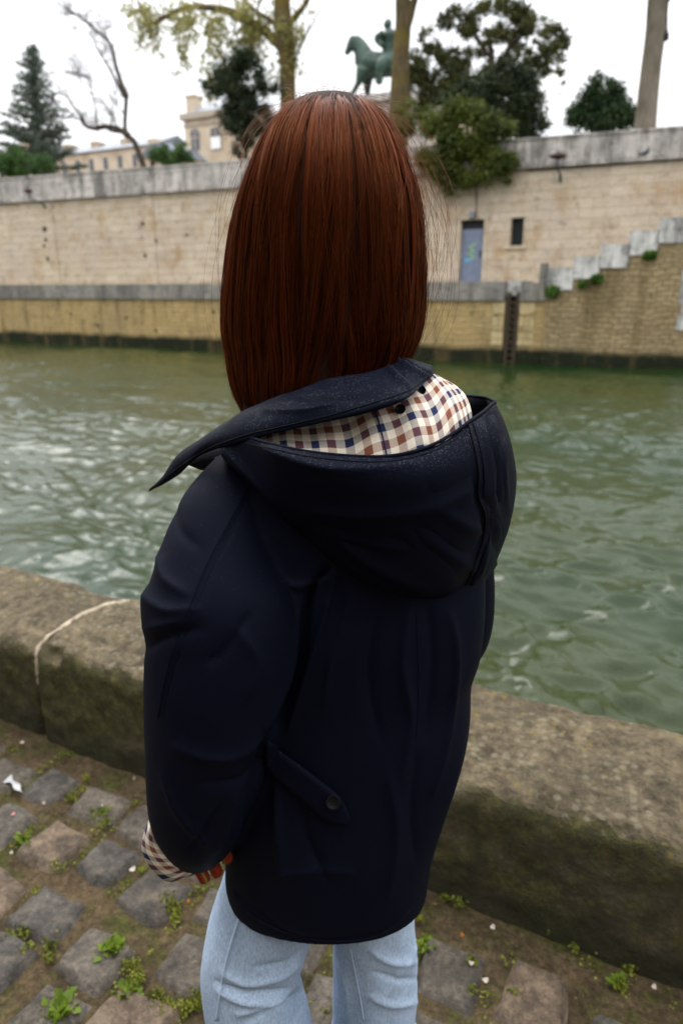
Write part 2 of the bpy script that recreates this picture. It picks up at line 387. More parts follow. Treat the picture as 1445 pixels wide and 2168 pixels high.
# clothing
M_coat = mat('navy_rainproof_cotton', (.0045, .0055, .012), .68, .035); t = NT(M_coat)
ge = t.n('ShaderNodeNewGeometry'); nx, ny, nzz = t.sep(ge.outputs['Normal'])
wv = t.noise(900, 2, .5)
def drops(scale, size, prob):
    vo = t.n('ShaderNodeTexVoronoi'); vo.inputs['Scale'].default_value = scale; t.l(t.co, vo.inputs['Vector'])
    r, g, bb = t.sep(vo.outputs['Color'])
    return t.m('MULTIPLY', t.m('LESS_THAN', vo.outputs['Distance'], size), t.m('LESS_THAN', r, prob))
wet = t.ramp(t.m('ADD', nzz, t.m('MULTIPLY', t.noise(14, 4), .5)), [(.25, .0), (.95, 1.0)])
dr = t.m('MINIMUM', t.m('ADD', t.m('MULTIPLY', drops(620, .22, .025), wet), t.m('MULTIPLY', drops(300, .12, .03), t.m('ADD', wet, .04))), 1.0)
t.col(t.mix(dr, t.mix(.25, (.0044, .0054, .0122), t.ramp(wv, [(.35, .4), (.65, 1.6)]), 'MULTIPLY'), (.07, .08, .10)))
t.rough(t.mix(dr, .56, .15)); t.nor(t.bump(t.noise(700, 2), .0005, .5))
M_wet = M_coat.copy(); M_wet.name = 'wet_navy_cotton'
for nd in M_wet.node_tree.nodes:
    if nd.type == 'MATH' and nd.operation == 'LESS_THAN' and abs(nd.inputs[1].default_value-.025) < 1e-5: nd.inputs[1].default_value = .34
    if nd.type == 'MATH' and nd.operation == 'LESS_THAN' and abs(nd.inputs[1].default_value-.22) < 1e-5: nd.inputs[1].default_value = .30
    if nd.type == 'BSDF_PRINCIPLED': nd.inputs['Specular IOR Level'].default_value = .04
M_seam = mat('navy_seam', (.003, .0035, .007), .7, .15)
M_lin = mat('dark_inside', (.006, .007, .012), .8, .2)
M_plaid = mat('checked_cotton', (.7, .6, .5), .9, .15); t = NT(M_plaid)
uvn = t.n('ShaderNodeUVMap'); ux, uy, uz = t.sep(uvn.outputs[0])
def stripes(u):
    fr = t.m('FRACT', u); cream = (.84, .74, .60)
    return t.ramp(fr, [(0, (.022, .030, .085)), (.25, cream), (.5, (.22, .075, .045)), (.75, cream)], 'CONSTANT')
c = t.mix(.5, stripes(ux), stripes(uy))
tw = t.m('FRACT', t.m('MULTIPLY', t.m('ADD', ux, uy), 14.0))
c = t.mix(.10, c, t.ramp(tw, [(0, .6), (.5, 1.4)], 'CONSTANT'), 'MULTIPLY'); t.col(c); t.nor(t.bump(t.noise(420, 3), .0006))
M_btn = mat('black_button', (.005, .005, .006), .5, .08)
M_denim = mat('light_blue_denim', (.30, .42, .62), .85, .2); t = NT(M_denim)
c = t.ramp(t.noise(5, 6, .6), [(.3, (.27, .35, .47)), (.7, (.44, .54, .68))])
c = t.mix(.5, c, t.ramp(t.noise(330, 3, .7, t.map((1, 1, .35))), [(.35, .6), (.65, 1.3)]), 'MULTIPLY'); t.col(c)
t.nor(t.bump(t.noise(400, 3, .7), .0008))
M_dseam = mat('denim_seam', (.42, .52, .66), .9, .2)
M_glove = mat('red_knit', (.2, .02, .01), .95, .1); t = NT(M_glove); t.nor(t.bump(t.noise(900, 2), .001)); t.col(t.ramp(t.noise(300, 3), [(.3, (.15, .016, .009)), (.7, (.27, .035, .016))]))
M_glovey = mat('yellow_green_knit', (.17, .15, .03), .95, .1)
M_skin = mat('skin', (.55, .33, .24), .5, .4)
M_eye = mat('eye_white', (.7, .7, .7), .2, .5); M_iris = mat('iris', (.04, .02, .01), .2, .5)
M_shoe = mat('white_shoe_leather', (.6, .6, .58), .5, .4)
M_hair = mat('auburn_hair', (.10, .025, .01), .38, .95, **{'Specular Tint': (1.0, .33, .11, 1)}); t = NT(M_hair)
at = t.n('ShaderNodeAttribute', attribute_name='tone'); t.col(at.outputs['Color'])
M_hairb = mat('auburn_hair_mass', (.012, .004, .002), .7, .2)

# ================================================================== SETTING
def structure(o): o['kind'] = 'structure'; return o
WZ = -1.8

def wave(x, y):
    p = np.stack([x*.8+y*.25, y*1.15-x*.1, 0*x], -1); q = p+.5*np.stack([vnoise(p*.5), vnoise(p*.5+9), 0*x], -1)
    amp = .55+.75*np.clip(vnoise(p*.13+4)+.4, 0, 1)
    r1 = 1-np.abs(fbm(q, 1.5, 2, 31)); r2 = 1-np.abs(fbm(q, 3.2, 2, 41))
    return amp*(.17*fbm(q, .5, 2, 21)+.115*r1+.080*r2)
xs = np.concatenate([[-420, -150, -80], np.linspace(-50, -14, 300), np.linspace(-13.95, 7, 420), [20, 260]]); ys = np.concatenate([np.linspace(1.6, 14, 300), np.linspace(14.06, 34.3, 240)])
gX, gY = np.meshgrid(xs, ys, indexing='ij'); g = np.stack([gX, gY, WZ+wave(gX, gY)*(1-.70*np.clip((gY-9)/16, 0, 1))*np.clip((gX+60)/20, 0, 1)*np.clip((16-gX)/8, 0, 1)], -1)
m = MB(); m.grid(g, flip=True); structure(m.build('river_water', M_water, None, True))
m = MB(); m.box(-420, 260, -60, 1.60, -2.6, -.012); structure(m.build('quay_ground', M_dirt))
m = MB(); m.box(-420, 260, 1.60, 1.83, -2.6, -.02); structure(m.build('quay_edge', M_q[0]))
m = MB(); m.box(-420, 260, 37.4, 900, 0, 6.6); structure(m.build('island_ground', M_earth))

# ---- far embankment
YL, YU = 34.0, 36.5
ct = lambda X: 8.19-.0173*X     # parapet top
cb = lambda X: 6.99-.0096*X     # parapet foot
em = empty('embankment_wall', (0, 0, 0), 'tall pale limestone river wall across the water with grey parapet on top', 'wall')
def slab(name, xs, ylo, yhi, zlo, zhi, mt, par, nseg=40):
    m = MB(); X = np.linspace(xs[0], xs[1], nseg); 
    rings = [[(x, ylo, zlo(x)), (x, yhi, zlo(x)), (x, yhi, zhi(x)), (x, ylo, zhi(x))] for x in X]
    m.rings(rings); return m.build(name, mt, par)
# upper wall with openings for door and window: build as strips around the openings
d0 = PY(975, 470, YU); d1 = PY(1018, 588, YU); w0 = PY(1082, 464, YU); w1 = PY(1105, 521, YU)
DX0, DX1, DZ1, DZ0 = d0[0]+.02, d1[0]-.0, 4.95, 2.0
WX0, WX1, WZ1, WZ0 = w0[0], w1[0], 4.95, 3.68
m = MB()
def wallbox(x0, x1, z0, z1): m.box(x0, x1, YU, YU+1.2, z0, z1)
wallbox(DX0-12, DX0, 1.4, 7.2); wallbox(DX0, DX1, DZ1, 7.2); wallbox(DX1, WX0, 1.4, 7.2); wallbox(WX0, WX1, WZ1, 7.2); wallbox(WX0, WX1, 1.4, WZ0); wallbox(WX1, 8.0, 1.4, 6.95); 
wallbox(DX0, DX1, 1.4, DZ0-.05)
m.box(8.0, 60, YU, YU+1.2, 1.4, 6.9)
m.rings([[(x, YU, 1.4), (x, YU+1.2, 1.4), (x, YU+1.2, cb(x)+.25), (x, YU, cb(x)+.25)] for x in (-320, -60, DX0-12)])
m.build('wall_face', M_up, em)
slab('cornice', (-320, 60), YU-.22, YU+1.0, lambda x: cb(x), lambda x: cb(x)+.22, M_par, em)
slab('parapet', (-320, 60), YU-.12, YU+.5, lambda x: cb(x)+.222, lambda x: ct(x)-.05, M_par, em)
slab('parapet_coping', (-320, 60), YU-.17, YU+.55, lambda x: ct(x)-.048, lambda x: ct(x)+.05, M_par, em)
# faint buttress strips and weep holes
for px in (100, 312):
    a = PY(px, 420, YU); m = MB(); m.box(a[0]-.42, a[0]+.42, YU-.05, YU+.02, 1.9, cb(a[0])-.01); m.build('pilaster', M_up, em)
m = MB()
for px, py, s in [(95, 485, 14), (97, 507, 9), (101, 548, 9), (302, 473, 9), (307, 541, 9), (330, 509, 6), (93, 520, 6), (395, 497, 5)]:
    a = PY(px, py, YU-.06); r = s*.013; m.box(a[0]-r, a[0]+r, YU-.075, YU+.02, a[2]-r*.8, a[2]+r*.8)
m.build('weep_holes', M_dark, em)
# walkway and lower wall
lw = empty('quay_wall', (0, 0, 0), 'yellow stone lower quay wall with grey coping rising from the river', 'wall')
gx = PY(1068, 640, YL)[0]; gx1 = PY(1100, 640, YL)[0]
m = MB(); m.box(-320, gx, YL, YU, -3, 1.12); m.box(gx1, 60, YL, YU, -3, 1.12); m.box(gx, gx1, YL+.6, YU, -3, 1.12); m.build('wall_face', M_low, lw)
rx = PY(1160, 610, YL)[0]
m = MB(); m.box(-320, gx, YL-.12, YU-.01, 1.122, 1.98); m.build('coping', M_cop, lw)
m = MB(); m.box(gx1, rx+.1, YL-.12, YU-.01, 1.122, 1.9); m.build('coping', M_cop, lw)
m = MB(); m.box(gx+.003, gx1-.003, YL+.35, YU-.02, 1.3, 2.02); m.build('coping', M_white, lw)
m = MB(); m.box(gx+.08, gx+.2, YL+.1, YL+.3, -2.4, 1.5); m.box(gx1-.2, gx1-.08, YL+.1, YL+.3, -2.4, 1.5)
for k in range(12): m.box(gx+.2, gx1-.2, YL+.16, YL+.24, -2+k*.3, -1.94+k*.3)
m.box(gx+.25, gx1-.25, YL+.45, YL+.59, -2.4, 1.4)
m.build('ladder_recess', M_dark, lw)
for z in (-.9, -.2, .5):
    m = MB(); m.box(gx1+.002, gx1+.9+.2*math.sin(z*9), YL-.03, YL+.02, z, z+.6); m.build('quoin', M_yel, lw)
    m = MB(); m.box(gx-.75-.2*math.sin(z*9), gx-.002, YL-.03, YL+.02, z, z+.6); m.build('quoin', M_yel, lw)
m = MB()
for px, py in [(268, 673), (208, 690), (452, 660), (1048, 672), (330, 700), (150, 665)]:
    a = PY(px, py, YL); m.box(a[0]-.09, a[0]+.09, YL-.02, YL+.05, a[2]-.09, a[2]+.09)
m.build('weep_holes', M_dark, lw)
# stairs on the right
st = empty('quay_staircase', (0, 0, 0), 'stone staircase climbing right along the river wall with pale stepped blocks and rubble flank', 'staircase')
steps = [(1157, 1213, 566, 614), (1213, 1268, 543, 590), (1268, 1330, 517, 567), (1330, 1392, 488, 540), (1392, 1452, 460, 514), (1452, 1520, 430, 484), (1520, 1590, 402, 455)]
YS = YL-.25
poly = []
for (a, b, t0, t1) in steps:
    A = PY(a, t1, YS); B = PY(b, t1, YS); poly += [(A[0], YS, A[2]-.02), (B[0], YS, A[2]-.02)]
poly = [(poly[0][0], YS, -3)]+poly+[(poly[-1][0], YS, -3)]
m = MB(); m.prism(poly, (0, .9, 0)); m.build('flank_wall', M_rub, st)
for k, (a, b, t0, t1) in enumerate(steps):
    A = PY(a, (t0+t1)/2, YS); B = PY(b, (t0+t1)/2, YS); A[2] = PY((a+b)/2, t1, YS)[2]; B[2] = PY((a+b)/2, t0, YS)[2]
    m = MB(); m.box(A[0]+.006, B[0]-.006, YS-.06, YS+.5, A[2], B[2]); m.build('step_block', M_white, st)
    m = MB(); m.box(A[0]-.2, B[0], YS+.66, YU-.01, A[2]-.6, A[2]+.12); m.build('tread', M_cop, st)
for k, (y0, y1, x0) in enumerate([(570, 600, 1440), (600, 645, 1434), (645, 668, 1440), (668, 700, 1428)]):
    A = PY(x0, y1, YS-.05); B = PY(x0, y0, YS-.05); m = MB(); m.box(A[0], A[0]+2, YS-.05, YS+.01, A[2]+.02, B[2]); m.build('quoin', M_white, st)
pc = PY(1150, 590, YS+.3); m = MB(); m.box(pc[0]-.16, pc[0]+.16, YS+.1, YS+.4, 1.9, 2.75); m.build('newel_post', M_cop, st)
# door
dr_ = empty('wall_door', (0, 0, 0), 'narrow blue-grey steel door set in the far river wall', 'door')
m = MB(); m.box(DX0+.02, DX1-.02, YU+.18, YU+.25, DZ0-.04, DZ1-.42); dl = m.build('door_leaf', M_door, dr_)
m = MB(); m.box(DX0+.02, DX1-.02, YU+.2, YU+.27, DZ1-.418, DZ1-.0); m.build('transom', M_iron, dr_)
m = MB(); m.box(DX0-.22, DX0-.002, YU-.04, YU+.1, DZ0, DZ1); m.box(DX1+.002, DX1+.22, YU-.04, YU+.1, DZ0, DZ1)
arc = [(DX0-.3, DZ1+.002), (DX1+.3, DZ1+.002), (DX1+.3, DZ1+.25), ((DX0+DX1)/2+.3, DZ1+.48), ((DX0+DX1)/2-.3, DZ1+.48), (DX0-.3, DZ1+.25)]
m.prism([(x, YU-.06, z) for x, z in arc], (0, .1, 0)); m.build('stone_surround', M_up, dr_)
m = MB(); m.box((DX0+DX1)/2-.12, (DX0+DX1)/2+.12, YU-.22, YU-.07, DZ1+.08, DZ1+.36); m.build('number_lamp', M_slate, dr_)
m = MB(); m.box(DX1-.2, DX1-.14, YU+.12, YU+.19, 3.2, 3.5); m.build('handle', M_iron, dr_)
M_graf = [mat('graffiti_green', (.25, .42, .2), .7), mat('graffiti_blue', (.10, .38, .62), .7)]
m = MB()
for s in range(7): x = (DX0+DX1)/2-.05+.1*math.sin(s*2.3); z = 3.1+s*.11; m.box(x-.09, x+.12, YU+.170+s*.0005, YU+.1785, z, z+.08)
m.build('graffiti', M_graf[0], dr_)
m = MB(); m.box(DX0+.22, DX0+.5, YU+.172, YU+.1785, 3.0, 3.14); m.build('graffiti', M_graf[1], dr_)
wn = empty('barred_window', (0, 0, 0), 'small dark barred window right of the blue-grey door in the river wall', 'window')
m = MB(); m.box(WX0-.05, WX1+.05, YU+.3, YU+.35, WZ0-.05, WZ1+.05); m.build('pane', M_iron, wn)
m = MB(); m.box(WX0-.14, WX0-.002, YU-.04, YU+.1, WZ0, WZ1); m.box(WX1+.002, WX1+.14, YU-.04, YU+.1, WZ0, WZ1); m.box(WX0-.2, WX1+.2, YU-.08, YU+.1, WZ0-.16, WZ0-.002)
m.prism([(WX0-.18, YU-.06, WZ1+.002), (WX1+.18, YU-.06, WZ1+.002), (WX1+.18, YU-.06, WZ1+.14), ((WX0+WX1)/2, YU-.06, WZ1+.3), (WX0-.18, YU-.06, WZ1+.14)], (0, .1, 0)); m.build('stone_surround', M_up, wn)
for k in range(4):
    x = WX0+(k+.5)*(WX1-WX0)/4; m = MB(); m.tube([(x, YU+.12, WZ0), (x, YU+.12, WZ1)], .014, 6); m.build('bar', M_green_iron, wn)
# wall lamps
def wall_lamp(px, py, px2, py2, sz, label):
    e = empty('wall_lamp', (0, 0, 0), label, 'lamp', 'lamps fixed to the river wall')
    A = PY(px, py, YU-1.1); B = PY(px2, py2, YU-.3)
    m = MB(); m.tube([(A[0], A[1], A[2]-.1), (A[0], A[1]+.1, A[2]-.5), ((A[0]+B[0])/2, YU-.5, (A[2]*.6+B[2]*.4)-.2), (B[0], YU-.18, B[2]+.25), (B[0], YU-.08, B[2])], [.03, .04, .045, .06, .07], 8); m.build('bracket', M_green_iron, e)
    m = MB(); prof = [(.05, .22), (.1, .15), (sz, .02), (sz*1.02, -.04), (sz*.5, -.12), (.04, -.16)]
    a = np.linspace(0, 2*np.pi, 20, endpoint=False)
    m.rings([[(A[0]+r*math.cos(q), A[1]+r*math.sin(q), A[2]+z) for q in a] for r, z in prof]); m.build('lamp_shade', M_rust, e, True)
wall_lamp(1180, 330, 1183, 384, .38, 'dish shaded lamp on the river wall right of the ivy')
wall_lamp(60, 404, 90, 440, .30, 'dish shaded lamp at the far left of the river wall')
# pigeons on the cornice
def pigeon(px, py, lab):
    A = PY(px, py, YU-.2); s = 1.5
    m = MB(); m.tube(np.array([(-.2, 0, .05), (-.1, 0, .09), (0, 0, .12), (.07, 0, .17), (.09, 0, .23), (.12, 0, .25)])*s+A, np.array([.012, .04, .06, .045, .03, .022])*s, 8)
    m.tube(np.array([(.11, 0, .25), (.15, 0, .24)])*s+A, [.008, .002], 5)
    o = remesh(m.build('pigeon', M_bird, None, True), .02, 2); tag(o, lab, 'bird')
    lg = MB()
    for y in (-.02, .02): lg.tube(np.array([(0, y, .08), (0, y, -.0)])*s+A, .008, 5)
    lg.build('feet', M_rust, o)
pg = cb(0)
A = PY(1363, 330, YU-.2); 
pigeon(1363, 334, 'dark pigeon perched on the parapet ledge right of the dish lamp')

# ---- far buildings
def arch_window(par, x, y, z0, w, h, blind=False):
    seg = [(x-w/2, z0), (x+w/2, z0)]+[(x+w/2*math.cos(a), z0+h-w/2+w/2*math.sin(a)) for a in np.linspace(0, math.pi, 9)]
    m = MB(); m.prism([(a, y-.12, b) for a, b in seg], (0, .1, 0)); wo = m.build('window', M_glass, par)
    m = MB(); m.box(x-.06, x+.06, y-.2, y-.125, z0, z0+h-.05); m.box(x-w/2, x+w/2, y-.2, y-.125, z0+h*.55, z0+h*.6); m.build('frame', M_bld, wo)
    m = MB(); o2 = [(x+(w/2+.25)*math.cos(a), z0+h-w/2+(w/2+.25)*math.sin(a)) for a in np.linspace(0, math.pi, 9)]; i2 = [(x+(w/2+.003)*math.cos(a), z0+h-w/2+(w/2+.003)*math.sin(a)) for a in np.linspace(math.pi, 0, 9)]
    for k in range(8):
        m.prism([(p_[0], y-.18, p_[1]) for p_ in (o2[k], o2[k+1], i2[7-k], i2[8-k])], (0, .16, 0))
    m.build('arch_trim', M_bld2, wo)
    if blind: m = MB(); m.box(x-w/2+.02, x+w/2-.02, y-.26, y-.21, z0+.02, z0+h*.55); m.build('blind', M_blind, wo)
YB = 105.0
def pavilion(name, label, pxl, pxr, py_cor, wins, roof_top, Yp, depth=14, chim=()):
    e = empty(name, (0, 0, 0), label, 'building')
    A = PY(pxl, py_cor, Yp); B = PY(pxr, py_cor, Yp); x0, x1, zc_ = A[0], B[0], (A[2]+B[2])/2
    m = MB(); m.box(x0, x1, Yp, Yp+depth, 5, zc_); m.build('wall', M_bld, e)
    m = MB(); m.box(x0-.5, x1+.5, Yp-.6, Yp+depth+.6, zc_+.01, zc_+.9); m.box(x0-.15, x1+.15, Yp-.2, Yp+.0-.005, zc_-1.0, zc_-.75); m.build('cornice', M_bld2, e)
    zt = PY(pxl, roof_top, Yp)[2]; i = (x1-x0)*.22
    m = MB(); q = [(x0, Yp, zc_+.92), (x1, Yp, zc_+.92), (x1, Yp+depth, zc_+.92), (x0, Yp+depth, zc_+.92)]; p2 = [(x0+i, Yp+i, zt), (x1-i, Yp+i, zt), (x1-i, Yp+depth-i, zt), (x0+i, Yp+depth-i, zt)]
    m.rings([q, p2]); rf = m.build('roof', M_slate, e)
    for c_ in chim:
        C0 = PY(c_, roof_top, Yp+3); m = MB(); m.box(C0[0]-.9, C0[0]+.9, Yp+2, Yp+4, zc_, zt+1.6); m.box(C0[0]-1.05, C0[0]+1.05, Yp+1.85, Yp+4.15, zt+1.603, zt+1.9); m.build('chimney', M_bld, rf)
    for (wx, wb, wt, ww, bl) in wins:
        a = PY(wx, wb, Yp); b = PY(wx, wt, Yp); arch_window(e, a[0], Yp, a[2], ww*mpp(300, Yp/.89)*.95, b[2]-a[2], bl)
    return e
pavilion('corner_pavilion', 'cream stone pavilion with two arched windows beyond the river wall', 389, 505, 248, [(415, 318, 273, 25, False), (459, 316, 270, 29, True)], 222, YB, 14, (411,))
pavilion('stone_townhouse', 'cream stone building half hidden behind the evergreen trees beside the statue', 792, 990, 222, [(925, 268, 228, 26, True), (868, 262, 228, 24, False)], 192, 95, 16)
# long slate roofed wing
e = empty('long_wing', (0, 0, 0), 'long low stone wing under slate roof with chimneys behind the bare tree', 'building')
A = PY(-60, 352, YB+3); B = PY(335, 346, YB+3); T = PY(100, 318, YB+8)[2]
m = MB(); m.box(A[0], B[0], YB+3, YB+14, 5, A[2]); m.build('wall', M_bld, e)
m = MB(); m.prism([(A[0], YB+2.5, A[2]+.01), (A[0], YB+9, T), (A[0], YB+15, A[2]+.01)], (B[0]-A[0], 0, 0)); rf = m.build('roof', M_slate, e)
for cx, cyy in [(150, 312), (207, 306), (270, 300), (60, 305), (-20, 300)]:
    a = PY(cx, cyy, YB+7); m = MB(); m.box(a[0]-.8, a[0]+.8, YB+6, YB+8, T-3, a[2]); m.box(a[0]-.95, a[0]+.95, YB+5.85, YB+8.15, a[2]+.003, a[2]+.35); m.build('chimney', M_bld, rf)
for k in range(14):
    m = MB(); x = A[0]+(k+.5)*(B[0]-A[0])/14; m.box(x-.5, x+.5, YB+2.9, YB+2.97, A[2]-3.2, A[2]-1.2); m.build('window', M_glass, e)
e = empty('gabled_house', (0, 0, 0), 'small slate gabled house between the bare tree and the green bush', 'building')
A = PY(298, 335, YB-8); B = PY(372, 335, YB-8); T = PY(335, 303, YB-8)[2]
m = MB(); m.box(A[0], B[0], YB-8, YB, 5, A[2]); m.build('wall', M_bld, e)
m = MB(); m.prism([(A[0]-.3, YB-8.3, A[2]+.01), (B[0]+.3, YB-8.3, A[2]+.01), (B[0]-2, YB-8.3, T), (A[0]+2.4, YB-8.3, T)], (0, 9, 0)); rf = m.build('roof', M_slate, e)
a = PY(328, 296, YB-5); m = MB(); m.box(a[0]-.7, a[0]+.7, YB-6, YB-4, T-1, a[2]); m.build('chimney', M_bld, rf)

# ---- statue
D = 62.0
def S(px, py, dd=0): return P(px, py, D+dd)
st_ = empty('equestrian_statue', (0, 0, 0), 'green bronze statue of a rider on a walking horse above the river wall', 'statue')
def rr(l): return np.array(l)*mpp(120, D)*1.3
m = MB()
def tb(pts, r, dd=None, n=12):
    pts = np.array([S(p[0], p[1], p[2] if len(p) > 2 else 0) for p in pts]); sm = smooth_path(np.c_[pts, rr(r)], 4); m.tube(sm[:, :3], np.maximum(sm[:, 3], .03), n)
tb([(758, 128), (768, 132), (785, 137), (805, 138), (828, 135), (845, 138), (852, 142)], [10, 19, 20, 19, 19, 18, 9])
tb([(772, 128), (766, 108), (757, 92), (749, 82)], [18, 14, 11, 8])
tb([(752, 80), (746, 90), (738, 104), (732, 116)], [8, 8.5, 6, 4])
tb([(748, 82, -.1), (744, 73, -.1)], [3, 1]); tb([(753, 82, .2), (750, 73, .2)], [3, 1])
tb([(768, 148, -.4), (762, 165, -.4), (757, 178, -.4), (750, 190, -.4), (742, 206, -.4), (739, 212, -.4)], [12, 8, 5, 4.5, 3.5, 5])
tb([(775, 148, .5), (777, 170, .5), (777, 190, .5), (778, 212, .5), (774, 216, .5)], [12, 9, 6, 4.5, 6])
tb([(840, 145, -.4), (843, 168, -.4), (836, 182, -.4), (840, 200, -.4), (838, 216, -.4)], [16, 11, 6, 5, 6])
tb([(848, 145, .5), (856, 168, .5), (858, 184, .5), (862, 200, .5), (860, 216, .5)], [14, 10, 6, 5, 6])
tb([(856, 128), (866, 145), (866, 175), (862, 195)], [4, 7, 7, 3])
m2 = remesh(m.build('horse', M_bronze, st_, True), .09, 4)
m = MB()
tb([(821, 130), (821, 112), (821, 92), (823, 74), (821, 62)], [12, 10, 11, 14, 5])
tb([(821, 62), (820, 52), (820, 46)], [5, 7, 5.5]); tb([(812, 47), (821, 44), (830, 47)], [1, 4, 1])
tb([(812, 70, -.5), (797, 80, -.5), (802, 90, -.5), (810, 97, -.8)], [6, 5, 4.5, 4]); tb([(832, 70, .5), (843, 84, .6), (838, 100, .5)], [6, 5, 4])
tb([(818, 125, -1.2), (806, 138, -1.4), (802, 158, -1.4), (806, 172, -1.4), (797, 176, -1.4)], [9, 9, 6, 4, 4]); tb([(818, 125, 1.2), (806, 138, 1.4), (802, 158, 1.4), (797, 176, 1.4)], [9, 9, 5, 4])
tb([(830, 72, .2), (838, 100, .3), (842, 125, .2)], [8, 12, 10])
remesh(m.build('rider', M_bronze, st_, True), .08, 3)
a = S(795, 224); m = MB(); m.box(a[0]-3.2, a[0]+3.6, a[1]-2.2, a[1]+2.2, 6.6, a[2]-.3); m.box(a[0]-3.5, a[0]+3.9, a[1]-2.5, a[1]+2.5, a[2]-.298, a[2]+.2); m.build('pedestal', M_par, st_)

# ---- vegetation
def leaves(pts, size, aspect=.6, rng=RNG, droop=0.):
    n = len(pts); a = rng.normal(size=(n, 3)); a[:, 2] -= droop; a /= np.linalg.norm(a, axis=1)[:, None]
    b = rng.normal(size=(n, 3)); b -= a*(a*b).sum(1)[:, None]; b /= np.linalg.norm(b, axis=1)[:, None]
    s = size*(.6+.8*rng.random(n))[:, None]; u = a*s*.5; w = b*s*.5*aspect
    return np.stack([pts-u, pts+w, pts+u, pts-w], 1)
def clumps(centres, radii, per, flat=.75, shell=.5):
    out_ = []
    for c_, r_ in zip(centres, radii):
        n = int(per*2.4*(r_**2)); d = RNG.normal(size=(n, 3)); d /= np.linalg.norm(d, axis=1)[:, None]
        d *= (shell+(1-shell)*RNG.random(n)**.6)[:, None]*(1+.52*RNG.normal(size=n))[:, None]; d[:, 2] *= flat; out_.append(c_+d*r_)
    return np.vstack(out_)
def branch_set(mb, root, dirs, length, rad, depth=3, spread=.6, up=.15, n=6, tips=None):
    for d in dirs:
        p = np.array(root, float); d = np.array(d, float); d /= np.linalg.norm(d); pts = [p.copy()]; L_ = length*(.7+.5*random.random())
        for k in range(5):
            d = d+RNG.normal(size=3)*.16; d[2] += up*.3; d /= np.linalg.norm(d); p = p+d*L_/5; pts.append(p.copy())
        r = np.linspace(rad, rad*.45, 6); mb.tube(pts, r, n)
        if tips is not None: tips += [pts[3], pts[4], pts[5]]
        if depth > 1:
            for k in (2, 3, 5):
                nd = [d+RNG.normal(size=3)*spread for _ in range(1 if k < 5 else 2)]
                branch_set(mb, pts[k], nd, L_*.62, rad*.5, depth-1, spread, up, max(4, n-1), tips)
def px_pts(l, Y): return np.array([PY(a, b, Y) for a, b in l])
def pxtube(mb, l, Y, rpx, n=10, sm=4):
    p = px_pts(l, Y); r = np.array(rpx)*mpp(np.array([q[1] for q in l]), Y/.89*1.0)*.95
    s = smooth_path(np.c_[p, r], sm); 
    s[:, 1] += .25*np.sin(np.arange(len(s))*.9)*0; mb.tube(s[:, :3], np.maximum(s[:, 3], .01), n); return s
def blobs(spec, Y, per, flat=.9, shell=.25, dY=1.0):   # spec: (px, py, rpx)
    cs = []; rs = []
    for (a, b, r) in spec:
        c_ = PY(a, b, Y); q = r*mpp(b, Y/.89); c_ = c_+np.array([0, RNG.uniform(-1, 1)*q*dY, 0]); cs.append(c_); rs.append(q)
    return clumps(cs, rs, per, flat, shell)

# conifer on the left
YT = 44.0
e = empty('blue_conifer', (0, 0, 0), 'tall thin-topped blue-green conifer at the far left above the river wall', 'tree')
m = MB(); tr = pxtube(m, [(80, 378), (76, 300), (74, 220), (72, 150), (68, 105)], YT, [5, 4.5, 3.5, 2.5, 1])
top = PY(69, 102, YT); bot = PY(78, 372, YT); pts = []
for k in range(130):
    f_ = (k+.5)/130; z = top[2]*(1-f_)+bot[2]*f_; c_ = top*(1-f_)+bot*f_; a_ = k*2.4+RNG.normal()*.4
    R_ = (.35+ 3.4*f_**.85)*(.65+.5*random.random())
    if .45 < f_ < .9 and random.random() < .3: R_ *= 1.2
    tip = c_+np.array([math.cos(a_)*R_, math.sin(a_)*R_, .1*R_+.12])
    br_ = np.array([c_, c_*.5+tip*.5+[0, 0, -.08*R_], tip]); m.tube(br_, [.05, .035, .012], 4)
    n = int(50+170*f_*R_/2); u = RNG.random(n)[:, None]**.7; q = c_*(1-u)+tip*u; q = q+RNG.normal(size=(n, 3))*np.array([.13, .13, .07])*(1+.5*u); pts.append(q)
m.build('trunk', M_bark2, e); quads_obj('crown', leaves(np.vstack(pts), .22, .45), M_fir, e)
# bare tree
e = empty('bare_tree', (0, 0, 0), 'leaning almost leafless dark tree left of the pavilion above the river wall', 'tree')
m = MB(); Yb = 39.5
pxtube(m, [(306, 362), (298, 335), (284, 300), (272, 288), (265, 270), (266, 235), (268, 205)], Yb, [8.5, 8, 7, 6, 5, 5, 5])
tw = [[(268, 205), (255, 170), (243, 130), (235, 95), (205, 65), (175, 40), (150, 22), (125, 10)], [(264, 205), (250, 180), (232, 145), (215, 115), (205, 100)],
      [(272, 288), (250, 272), (225, 268), (200, 272), (182, 266), (170, 250)], [(182, 266), (172, 245), (158, 228), (148, 212)], [(205, 270), (203, 235), (196, 200), (190, 170), (170, 158), (152, 152)],
      [(270, 280), (240, 278), (225, 270)], [(200, 62), (185, 50), (160, 30), (140, 28)], [(235, 95), (222, 70), (200, 45)], [(250, 272), (240, 245), (232, 235)], [(262, 240), (250, 225), (243, 205)], [(190, 170), (182, 160), (165, 165)]]
tws = [[5, 3.4, 3, 2.4, 2, 1.6, 1.2, .8], [3.5, 2.4, 1.8, 1.3, 1], [6, 4, 4, 3.5, 3, 2], [3, 2, 1.6, 1], [1.6, 1.2, 1, .8, 1.4, 1], [3, 2.4, 2], [1.6, 1.2, 1, .6], [1.4, .9, .6], [1.2, .8, .5], [1.2, .8, .5], [1.2, 1, .8]]
tws = [[q*1.6 for q in l] for l in tws]
tips = []
for l, r in zip(tw, tws):
    s = pxtube(m, l, Yb, r, 6); tips += [s[k, :3] for k in range(len(s)//3, len(s), 2)]
